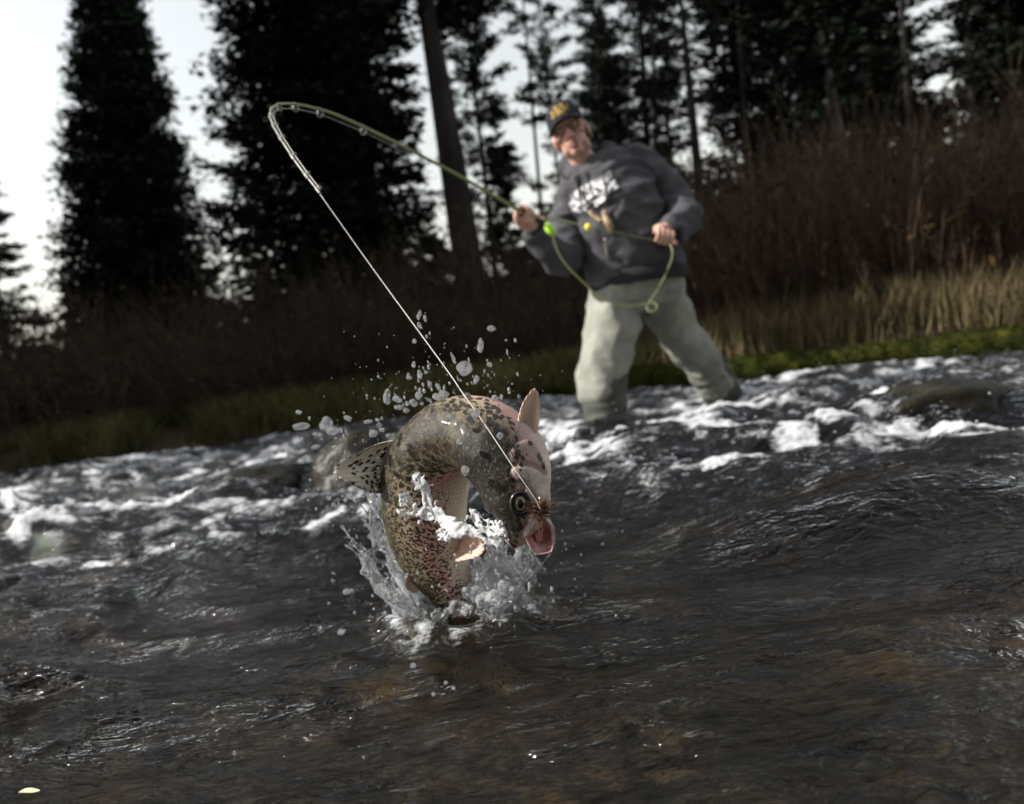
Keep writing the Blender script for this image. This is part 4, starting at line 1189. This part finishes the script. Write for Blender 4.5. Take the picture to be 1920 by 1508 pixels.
# pelvic fin on the belly
fin([P(858, 985, 1.105), P(854, 1008, 1.105), P(852, 1040, 1.105)], [P(878, 990, 1.075), P(902, 1022, 1.065), P(896, 1044, 1.068), P(858, 1054, 1.085)], pelv_m, 'pelvic_fin', .0016, 11, rag=.05, seed=3)
# adipose fin and tail fin (below the surface)
fin([P(766, 1075, 1.12), P(776, 1092, 1.122), P(788, 1108, 1.124)], [P(757, 1084, 1.112), P(760, 1098, 1.112), P(776, 1112, 1.118)], pale_m, 'adipose_fin', .0018, 4, rag=.02, seed=4)
fin([P(862, 1210, 1.148), P(884, 1216, 1.150), P(908, 1214, 1.150)], [P(846, 1300, 1.12), P(898, 1285, 1.14), P(950, 1310, 1.13), P(990, 1270, 1.15)], tail_m, 'tail_fin', .0014, 18, rag=.05, seed=5)

# eye: dark socket ring, pale iris, black pupil
ec, en = on_fish(976, 944)
ex = nrm(np.cross(en, upv)); ey = np.cross(ex, en)
EF = np.array([ex, ey, en])
eye_ring = mat('eye_socket', (.016, .013, .012), .25)
iris_m = mat('trout_iris', (.5, .46, .34), .2, .5, Coat_Weight=1.0)
iv = coords(iris_m, (1, 1, 1))
L(iris_m, ramp(iris_m, ntex(iris_m, iv, 240, 3), [(.35, (.10, .085, .04)), (.55, (.32, .29, .20)), (.75, (.55, .52, .42))]).outputs['Color'], bs(iris_m).inputs['Base Color'])
pup_m = mat('trout_pupil', (.004, .004, .005), .05, .8)
eyeo = mob('eye', *ball(ec - en * .004, (.0086, .0108, .0074), 16, EF), iris_m, trout)
ring = [ec + en * .0005 + ex * math.cos(a) * .0108 + ey * math.sin(a) * .0130 for a in np.linspace(0, 2 * np.pi, 33)]
mob('eyelid', *tube(ring, .0030, 8, cap=False), eye_ring, eyeo)
mob('pupil', *ball(ec + en * .0026 + ex * .0008, (.0042, .0062, .0022), 12, EF), pup_m, eyeo)

# open mouth: lower jaw scoop with pink lining
mouth_m = mat('mouth_lining', (.42, .16, .17), .25, .6, Coat_Weight=.4)
mvv = coords(mouth_m, (1, 1, 1))
L(mouth_m, ramp(mouth_m, ntex(mouth_m, mvv, 55, 5, .6), [(.3, (.24, .075, .085)), (.5, (.46, .20, .20)), (.7, (.62, .38, .36))]).outputs['Color'], bs(mouth_m).inputs['Base Color'])
L(mouth_m, bump(mouth_m, ntex(mouth_m, mvv, 120, 4), .002), bs(mouth_m).inputs['Normal'])
jaw_m = mottled('jaw_skin', [(.3, (.11, .06, .065)), (.5, (.27, .17, .165)), (.75, (.46, .37, .34))], 70, .25, 4, .001, .6)
jr = 16; jn = 22
def jaw_pt(t, a, k):
    """t along the jaw from hinge to tip, a across (-1..1), k: 0 lining, 1 outer skin"""
    axis_px = cr([(1006, 974), (1012, 998), (1018, 1019), (1023, 1038)], 60)[int(t * 59)]
    w = np.interp(t, [0, .25, .55, .8, .93, 1], [18, 25, 23, 19, 15, 9]) * (1 + .10 * k)
    deep = np.interp(t, [0, .3, .7, 1], [.020, .020, .014, .003]) * (1 + .16 * k)
    ca = math.sin(a * math.pi / 2)
    # the scoop opens towards the camera and the upper jaw
    base = P(axis_px[0], axis_px[1], .966)
    sx = img(.97, -.12)
    op = nrm(-fwd * .85 + img(-.6, -.1))
    return base + sx * (w / F * .98) * ca - op * deep * (math.cos(a * math.pi / 2)) + op * .004
inn = np.array([jaw_pt(t, a, 0) for t in np.linspace(0, 1, jn) for a in np.linspace(-1, 1, jr)])
out = np.array([jaw_pt(t, a, 1) for t in np.linspace(0, 1, jn) for a in np.linspace(-1, 1, jr)])
gj = grid_faces(jn, jr)
lower = mob('lower_jaw', np.vstack([out, inn + nrm(out - inn) * .0006]), [tuple(q) for q in gj] + [tuple(q[::-1] + jn * jr) for q in gj] +
            [(jr * k, jr * (k + 1), jr * (k + 1) + jn * jr, jr * k + jn * jr) for k in range(jn - 1)] + [(jr * (k + 1) + jr - 1, jr * k + jr - 1, jr * k + jr - 1 + jn * jr, jr * (k + 1) + jr - 1 + jn * jr) for k in range(jn - 1)], jaw_m, trout)
mob('mouth_lining', inn, gj[:, ::-1], mouth_m, lower)
lipp = [jaw_pt(t, -1, .5) for t in np.linspace(0, 1, 14)] + [jaw_pt(t, 1, .5) for t in np.linspace(.98, 0, 14)]
mob('jaw_rim', *tube(lipp, .0010, 8, 60), jaw_m, lower)
tong = [P(1004, 985, .976), P(1010, 1003, .972), P(1013, 1016, .970)]
mob('tongue', *tube(tong, [.006, .0065, .003], 12, 12), mouth_m, lower)
# skin joining the jaws at the corner of the mouth
mob('mouth_corner', *tube([P(990, 1002, .972), P(1000, 985, .968), P(1012, 970, .972)], [.003, .0045, .003], 10, 12), mouth_m, trout)
# white lip along the lower edge of the upper jaw
mob('upper_lip', *tube([on_fish(948, 1012, .0005)[0], on_fish(956, 1019, .0005)[0], P(962, 1027, .976), P(970, 1022, .970)], [.0008, .0014, .0018, .0010], 8, 20), jaw_m, trout)

# ------------------------------------------------------------------ the fly in its jaw
fly = empty('fishing_fly', tuple(FLY))
tag(fly, 'bushy rust-brown fishing fly hooked in the upper jaw of the trout', 'fishing fly')
hk_r = mottled('hackle_rust', [(.3, (.05, .022, .012)), (.6, (.15, .065, .03)), (.8, (.30, .15, .07))], 90, .6, 2, 0, .3)
hk_b = mat('hackle_dark', (.03, .018, .012), .6)
fax = nrm(img(.10, 1.0))
fx_, fz_ = nrm(np.cross(fax, fwd)), -fwd
rf = np.random.default_rng(77)
for nm, mt_, n in (('hackle', hk_r, 110), ('hackle', hk_b, 80)):
    parts = []
    for i in range(n):
        a = rf.random() * 2 * np.pi
        el = rf.normal() * .45 - .15
        d = nrm(fx_ * math.cos(a) + fz_ * math.sin(a) * .8 + fax * el)
        l = .009 + .015 * rf.random()
        p0 = FLY + fax * (rf.random() - .5) * .012 + fz_ * .004
        parts.append(tube([p0, p0 + d * l * .5 + fax * .001, p0 + d * l - fax * .0025 * rf.normal()], [.0006, .00045, .00015], 3))
    o = mob(nm, *join(parts), mt_, fly, False); o['kind'] = 'stuff'
mob('fly_body', *tube([FLY - fax * .014 + fz_ * .003, FLY + fz_ * .004, FLY + fax * .016 + fz_ * .003, FLY + fax * .024], [.0008, .0019, .0014, .0004], 10, 16), mat('fly_body', (.13, .05, .02), .7), fly)
mob('hook', *tube([FLY - fax * .016, FLY + fax * .022, FLY + fax * .030 + fz_ * -.003, FLY + fax * .026 - fz_ * .009, FLY + fax * .018 - fz_ * .009], .0007, 6, 24), mat('hook_steel', (.35, .33, .3), .25, .5, Metallic=1.0), fly)

# ------------------------------------------------------------------ splash
def water_mat(name, white):
    m = mat(name, (.96, .97, .98), .02, .5, IOR=1.333)
    bs(m).inputs['Transmission Weight'].default_value = 1.0 if white == 0 else 1 - white
    bs(m).inputs['Base Color'].default_value = (.93, .95, .97, 1)
    v = coords(m, (1, 1, 1))
    L(m, bump(m, ntex(m, v, 110, 3, .5, .4), .004, .7), bs(m).inputs['Normal'])
    return m
splash_m = water_mat('splash_water', .08)
froth_m = water_mat('froth_water', .45)
drop_m = water_mat('drop_water', .16)
splash = empty('water_splash', tuple(ENTRY))
tag(splash, 'clear crown of splashing water thrown up round the tail of the trout', 'splash')

# crown sheets: angle round the entry point (0 image right, 90 away, 180 image left)
def crown(a0, a1, hfun, r0, flare, seed, thick=.0030, hole=.30):
    na, nt = 90, 26
    A, T_ = np.meshgrid(np.radians(np.linspace(a0, a1, na)), np.linspace(0, 1, nt), indexing='ij')
    hgt = hfun(np.degrees(A)) * (1 + .45 * noise3(A * 5, 0, 0, seed) + .30 * noise3(A * 14, 0, 0, seed + 1))
    rad = r0 * (1 + .15 * noise3(A * 3, 0, 0, seed + 2)) + flare * T_ ** 1.3 + .012 * fbm(A * 6, T_ * 3, 0, 3, seed + 3)
    z = hgt * T_ ** .85
    sh = .012 * noise3(A * 7, T_ * 2.5, .4, seed + 4)
    G = np.stack([ENTRY[0] + (rad + sh) * np.cos(A), ENTRY[1] + (rad + sh) * .9 * np.sin(A), z - .008], -1)
    nrmv = np.stack([np.cos(A), np.sin(A), 0 * A - .3], -1)
    th = thick * (1.15 - .4 * T_ + .5 * fbm(A * 12, T_ * 6, 0, 2, seed + 5))
    th = np.maximum(th, .0009)
    keep = fbm(A * 7, T_ * 4.5 - .4, .2, 3, seed + 6) < (hole + .55 * (1 - T_))
    V = np.concatenate([(G + nrmv * th[..., None]).reshape(-1, 3), (G - nrmv * th[..., None]).reshape(-1, 3)])
    n = na * nt
    g = grid_faces(na, nt)
    k = keep.ravel()[g].all(1)
    g = g[k]
    F_ = [tuple(q) for q in g] + [tuple(q[::-1] + n) for q in g]
    from collections import Counter
    cnt = Counter()
    for q in g:
        for i in range(4):
            a, b = int(q[i]), int(q[(i + 1) % 4]); cnt[(a, b)] += 1
    for (a, b) in list(cnt):
        if (b, a) not in cnt: F_.append((b, a, a + n, b + n))
    parts = [(V, F_)]
    r = np.random.default_rng(seed)
    # beads and ligaments along the torn edges
    edge = [a for (a, b) in cnt if (b, a) not in cnt]
    Gf = G.reshape(-1, 3); Tf = T_.ravel()
    for i in r.permutation(len(edge))[:150]:
        e = edge[i]
        if Tf[e] < .15: continue
        parts.append(ball(Gf[e] + r.normal(size=3) * .0015, .0020 + .0034 * r.random() ** 2, 6))
    for i in r.permutation(len(edge))[:22]:
        e = edge[i]
        if Tf[e] < .5: continue
        out_ = nrm(Gf[e] - ENTRY + [0, 0, .05]); l = .015 + .035 * r.random()
        p0 = Gf[e]
        parts.append(tube([p0, p0 + out_ * l * .6 + r.normal(size=3) * .003, p0 + out_ * l], [.003, .0016, .0024], 6, 8))
        parts.append(ball(p0 + out_ * l, .0032, 6))
    return parts
hl = lambda d: .055 + .135 * np.exp(-((d - 172) / 24) ** 2) + .05 * np.exp(-((d - 215) / 20) ** 2)
hr = lambda d: .05 + .07 * np.exp(-((d - 15) / 22) ** 2) + .05 * np.exp(-((d + 25) / 18) ** 2)
v, f, n = voxel(crown(112, 262, hl, .068, .055, 141), .0016, 3)
mob('left_sheet', v, f, splash_m, splash)['label'] = 'tall torn sheet of water left of the fish'
v, f, n = voxel(crown(-75, 95, hr, .075, .045, 161), .0016, 3)
mob('right_sheet', v, f, splash_m, splash)['label'] = 'lower torn sheet of water right of the fish'
# heaped froth behind the fish and to its right
rs = np.random.default_rng(171)
parts = []
for i in range(420):
    px = rs.normal(935, 42); py = rs.uniform(1000, 1160)
    py = 1150 - abs(rs.normal()) * 60 * math.exp(-((px - 920) / 60) ** 2)
    d = 1.13 + rs.normal() * .022
    parts.append(ball(P(px, py, d), .0035 + .009 * rs.random() ** 2.2, 6))
for i in range(26):
    px = rs.normal(915, 38); d = 1.14 + rs.normal() * .015
    p0 = P(px, 1150, d); p1 = P(px + rs.normal() * 22 + 8, 1150 - rs.uniform(50, 135), d)
    parts.append(tube([p0, (p0 + p1) / 2 + rs.normal(size=3) * .006, p1], [.010, .006, .0022], 7, 10))
v, f, n = voxel(parts, .0018, 3)
v = v + n * (.0022 * fbm(v[:, 0] * 90, v[:, 1] * 90, v[:, 2] * 90, 2, 173))[:, None]
mob('froth_heap', v, f, water_mat('heap_water', .16), splash)
# white tongue of froth thrown across the flank: torn ribbons of water with beads along their edges
def strand(path, seed):
    r = np.random.default_rng(seed)
    n, na = 46, 13
    q = cr(path, n)
    c = np.array([P(*k[:3]) for k in q]); w = q[:, 3] / F * 1.25
    T = nrm(np.gradient(c, axis=0)); S = nrm(np.cross(T, fwd)); B = np.cross(S, T)
    a = np.linspace(-1, 1, na)[None]
    i = np.arange(n)[:, None]
    ed = 1 + .55 * noise3(i * .35, np.sign(a) * 3.1, 0, seed) + .3 * noise3(i * .9, np.sign(a) * 1.7, 0, seed + 1)
    G = c[:, None] + S[:, None] * (w[:, None] * a * ed)[..., None] + B[:, None] * (.0035 * fbm(i * .18 + a * 0, a * .9, 0, 3, seed + 2))[..., None]
    th = .0030 * (1.05 - .75 * a ** 2) * (.75 + .6 * noise3(i * .4, a * 2, .3, seed + 3))
    th = np.maximum(th, .0007) * sstep(0, 4, i + .8) * sstep(0, 4, n - i - .2)
    keep = (fbm(i * .22 + a * 0, a * 1.7, .1, 2, seed + 4) < .42)
    V = np.concatenate([(G + B[:, None] * th[..., None]).reshape(-1, 3), (G - B[:, None] * th[..., None]).reshape(-1, 3)])
    g = grid_faces(n, na); g = g[keep.ravel()[g].all(1)]
    m = n * na
    F_ = [tuple(k) for k in g] + [tuple(k[::-1] + m) for k in g]
    es = {}
    for k in g:
        for j in range(4): es[(int(k[j]), int(k[(j + 1) % 4]))] = 1
    F_ += [(b, x, x + m, b + m) for (x, b) in es if (b, x) not in es]
    parts = [(V, F_)]
    for k in range(34):
        j = r.integers(0, n); sg = r.choice([-1, 1])
        parts.append(ball(c[j] + S[j] * w[j] * sg * (.8 + .5 * r.random()) + r.normal(size=3) * .002, .0009 + .0024 * r.random() ** 2, 6))
    return parts
parts = strand([(793, 880, 1.045, 5), (782, 896, 1.045, 8), (797, 915, 1.043, 11), (805, 940, 1.04, 9), (817, 957, 1.037, 10), (836, 977, 1.03, 11), (850, 992, 1.02, 14), (870, 988, 1.015, 12), (893, 1001, 1.01, 8), (920, 1012, 1.005, 11), (940, 1022, 1.0, 8)], 181)
parts += strand([(748, 968, 1.045, 4), (775, 958, 1.045, 8), (800, 964, 1.043, 9), (830, 970, 1.035, 7)], 182)
parts += strand([(755, 924, 1.047, 4), (760, 934, 1.047, 7), (764, 944, 1.047, 4)], 183)
parts += strand([(824, 1014, 1.035, 4), (832, 998, 1.032, 9), (848, 1000, 1.03, 10)], 184)
parts += strand([(883, 956, 1.015, 4), (900, 978, 1.01, 10), (925, 992, 1.0, 11), (944, 994, .968, 9), (952, 988, .965, 5)], 185)
v, f, n = voxel(parts, .0011, 3)
mob('froth_tongue', v, f, froth_m, splash)['label'] = 'white tongue of froth flung across the flank of the fish'

# droplets one can count
ico = ball((0, 0, 0), 1.0, 9)
def drop_mesh(seed):
    v, f = ico
    v = np.array(v)
    return make_mesh('water_droplet', v * (1 + .30 * noise3(v[:, 0] * 1.3, v[:, 1] * 1.3, v[:, 2] * 1.3, seed))[:, None], f, drop_m)
dms = [drop_mesh(190 + i) for i in range(6)]
drops = {
 ('water droplet flung into the air above the arched back of the trout', 'droplets above the back of the trout'):
 [(871, 691, 14, 15), (901, 648, 6, 14), (921, 616, 8, 6), (786, 591, 4, 9), (797, 597, 3, 7), (787, 611, 4, 7), (777, 640, 4, 5), (776, 684, 4, 6), (787, 702, 5, 9), (766, 706, 4, 6), (893, 712, 5, 9), (918, 684, 5, 5), (879, 675, 2, 5), (850, 672, 3, 12), (966, 638, 3, 4), (951, 660, 2, 5), (822, 726, 4, 8), (806, 722, 4, 7), (940, 745, 3, 6), (955, 736, 3, 3)],
 ('bright water droplet hugging the outline of the trout\'s back', 'droplets hugging the trout\'s back'):
 [(725, 742, 6, 14), (745, 749, 10, 6), (785, 742, 7, 8), (775, 756, 8, 7), (748, 764, 10, 5), (763, 757, 4, 5), (762, 770, 6, 5), (818, 744, 8, 6), (832, 740, 10, 9), (804, 750, 5, 3), (876, 741, 7, 5), (903, 751, 7, 5), (927, 748, 6, 8), (957, 770, 8, 8), (791, 757, 4, 3), (726, 753, 6, 6)],
 ('white blob of water flung out left above the dorsal fin', 'droplets left of the dorsal fin'):
 [(564, 800, 16, 7), (612, 795, 12, 14), (624, 808, 12, 8), (560, 773, 6, 4), (652, 784, 8, 5), (595, 815, 9, 4), (690, 791, 9, 4), (708, 788, 4, 3), (711, 797, 5, 5), (700, 813, 9, 7), (716, 806, 6, 4), (730, 818, 7, 5), (630, 822, 4, 3), (592, 838, 9, 4), (628, 838, 6, 3)],
 ('water droplet in front of the spotted back of the trout', 'droplets in front of the trout'):
 [(861, 829, 6, 6), (872, 882, 8, 10), (937, 818, 6, 7), (891, 776, 9, 8), (843, 781, 5, 5), (701, 933, 7, 8), (882, 773, 7, 4)],
 ('tiny round bead of water in the air beside the dorsal fin and rock', 'beads by the dorsal fin'):
 [(590, 877, 3, 3), (582, 900, 3, 3), (578, 938, 3, 3), (598, 917, 3, 3), (625, 946, 4, 4), (642, 920, 4, 4), (648, 938, 4, 4), (632, 950, 4, 4), (575, 920, 3, 3), (640, 963, 3, 3), (660, 950, 3, 3), (1088, 923, 4, 4), (1083, 980, 3, 3), (1060, 1020, 3, 3), (1130, 1020, 3, 3)],
 ('water droplet skipping over the surface below the trout', 'droplets below the trout'):
 [(775, 1248, 6, 5), (836, 1280, 4, 4), (850, 1290, 4, 4), (813, 1302, 4, 4), (650, 1110, 7, 6), (660, 1108, 4, 4), (626, 1092, 4, 5), (640, 1185, 8, 5), (1030, 1115, 5, 6), (1028, 1130, 4, 8), (1012, 1062, 7, 9), (986, 1084, 5, 8), (945, 1035, 6, 5), (969, 1048, 5, 5)],
}
rd = np.random.default_rng(201)
k = 0
for (lb, gp), lst in drops.items():
    for (x, y, a, b) in lst:
        d = {'droplets in front of the trout': .95, 'droplets below the trout': 1.0}.get(gp, 1.06) + rd.uniform(-.03, .03)
        if gp == 'droplets below the trout':
            wz = WP(x, y, .012 + rd.uniform(0, .01)); d = float((wz - CAM) @ fwd)
        o = bpy.data.objects.new('water_droplet', dms[k % 6]); C.objects.link(o)
        o.location = P(x, y, d)
        s = d / F
        o.scale = (a * s, (a + b) * .5 * s, b * s)
        o.rotation_euler = (rd.normal() * .15, ROLL + rd.normal() * .25, 0)
        special = {(871, 691): 'largest round water droplet above the back of the trout, right of the line', (901, 648): 'long tilted water droplet highest to the right above the trout',
                   (786, 591): 'topmost thin water droplet left of the line', (564, 800): 'flat white blob of water farthest left of the trout', (612, 795): 'largest ragged white blob of water left of the dorsal fin',
                   (872, 882): 'oval water droplet at the inside of the bend of the trout', (701, 933): 'water droplet hanging right below the dorsal fin'}
        if (x, y) in special: tag(o, special[(x, y)], 'water drop')
        else: tag(o, lb, 'water drop', gp)
        k += 1
# fine spray nobody could count
parts = []
sm = ball((0, 0, 0), 1.0, 5)
def spray(n, fx, fy, d, r0, r1):
    for i in range(n):
        x, y = fx(), fy()
        c = P(x, y, d + rd.normal() * .05)
        if c[2] < .0: continue
        r = r0 + (r1 - r0) * rd.random() ** 3
        parts.append((sm[0] * r * np.array([1, 1, 1 + rd.random()]) + c, sm[1]))
spray(170, lambda: rd.normal(830, 80), lambda: 760 - abs(rd.normal()) * 60, 1.06, .0005, .0022)
spray(240, lambda: rd.normal(700, 55), lambda: rd.normal(900, 90), 1.10, .0005, .0020)
spray(260, lambda: rd.normal(850, 120), lambda: rd.normal(1110, 60), 1.08, .0005, .0022)
spray(160, lambda: rd.normal(960, 50), lambda: rd.normal(1060, 45), 1.05, .0005, .0022)
tag(mob('spray', *join(parts), drop_m), 'fine spray of water beads round the leaping trout', 'spray', kind='stuff')
# spray over the rapids (bright out-of-focus beads)
parts = []
for pl, w in foam_w:
    for i in range(int(14 * w)):
        a = pl[rd.integers(0, len(pl))] + rd.normal(size=2) * np.array([.12, .06])
        if a[1] > float(ybank(a[0])): continue
        z0 = float(river_z(np.array([a[0]]), np.array([a[1]]))[0])
        r = .0012 + .0030 * rd.random() ** 2
        parts.append((sm[0] * r + np.array([a[0], a[1], z0 + .01 + abs(rd.normal()) * .04]), sm[1]))
tag(mob('spray', *join(parts), drop_m), 'beads of spray jumping over the white rapids', 'spray', kind='stuff')

# ------------------------------------------------------------------ boulders and a drifting leaf
rock_m = mottled('wet_rock', [(.3, (.004, .0035, .003)), (.5, (.009, .008, .005)), (.68, (.022, .018, .009)), (.85, (.045, .04, .03))], 9, .45, 6, .006, .2)
def boulder(c, r, label, seed, rot=0.0):
    v, f = ball((0, 0, 0), 1.0, 26)
    v = np.array(v)
    n = v.copy()
    v = v + n * (.22 * fbm(v[:, 0] * 1.4, v[:, 1] * 1.4, v[:, 2] * 1.4, 4, seed) )[:, None]
    v = v * np.array(r)
    cr_, sr_ = math.cos(rot), math.sin(rot)
    v = np.stack([v[:, 0] * cr_ - v[:, 2] * sr_, v[:, 1], v[:, 0] * sr_ + v[:, 2] * cr_], -1)
    o = mob('boulder', v + np.asarray(c), f, rock_m)
    o.location = (0, 0, 0)
    return tag(o, label, 'rock')
w = WP(655, 945)
boulder(w + np.array([.03, .12, .02]), (.17, .13, .17), 'wet greenish-brown rock in the rapids just left of the trout', 211, -.5)
w = WP(1895, 742)
boulder(w + np.array([.2, .1, -.09]), (.36, .2, .15), 'dark wet boulder in the rapids at the right edge', 212, .1)
w = WP(470, 965)
boulder(w + np.array([0, .10, .045]), (.17, .10, .085), 'low dark wet rock among the white water left of the trout', 215, .05)
w = WP(1800, 812)
boulder(w + np.array([.02, .10, .055]), (.19, .11, .085), 'dark wet rock behind the long foam streak in the right-hand rapids', 216, -.05)
w = WP(545, 806)
boulder(w + np.array([0, .05, .01]), (.16, .1, .08), 'pale grey stone at the foot of the left bank', 214, .1).data.materials[0] = mottled('dry_rock', [(.3, (.12, .12, .12)), (.7, (.3, .3, .3))], 9, .7, 5, .01, .3)
w = WP(55, 1489)
lz = float(river_z(np.array([w[0]]), np.array([w[1]]))[0])
lt = np.linspace(0, 1, 9)
LG = np.array([[w[0] + (t - .5) * .022, w[1] + s * .0045 * math.sin(math.pi * t) ** .7, lz + .004 + .0015 * abs(s) + .0012 * math.sin(t * 5)] for t in lt for s in (-1, 0, 1)])
tag(mob('leaf', np.vstack([LG, LG - [0, 0, .0006]]), [tuple(q) for q in grid_faces(9, 3)] + [tuple(q[::-1] + 27) for q in grid_faces(9, 3)], mat('leaf_pale', (.75, .66, .40), .5)), 'small pale yellow leaf floating at the lower left corner', 'leaf')
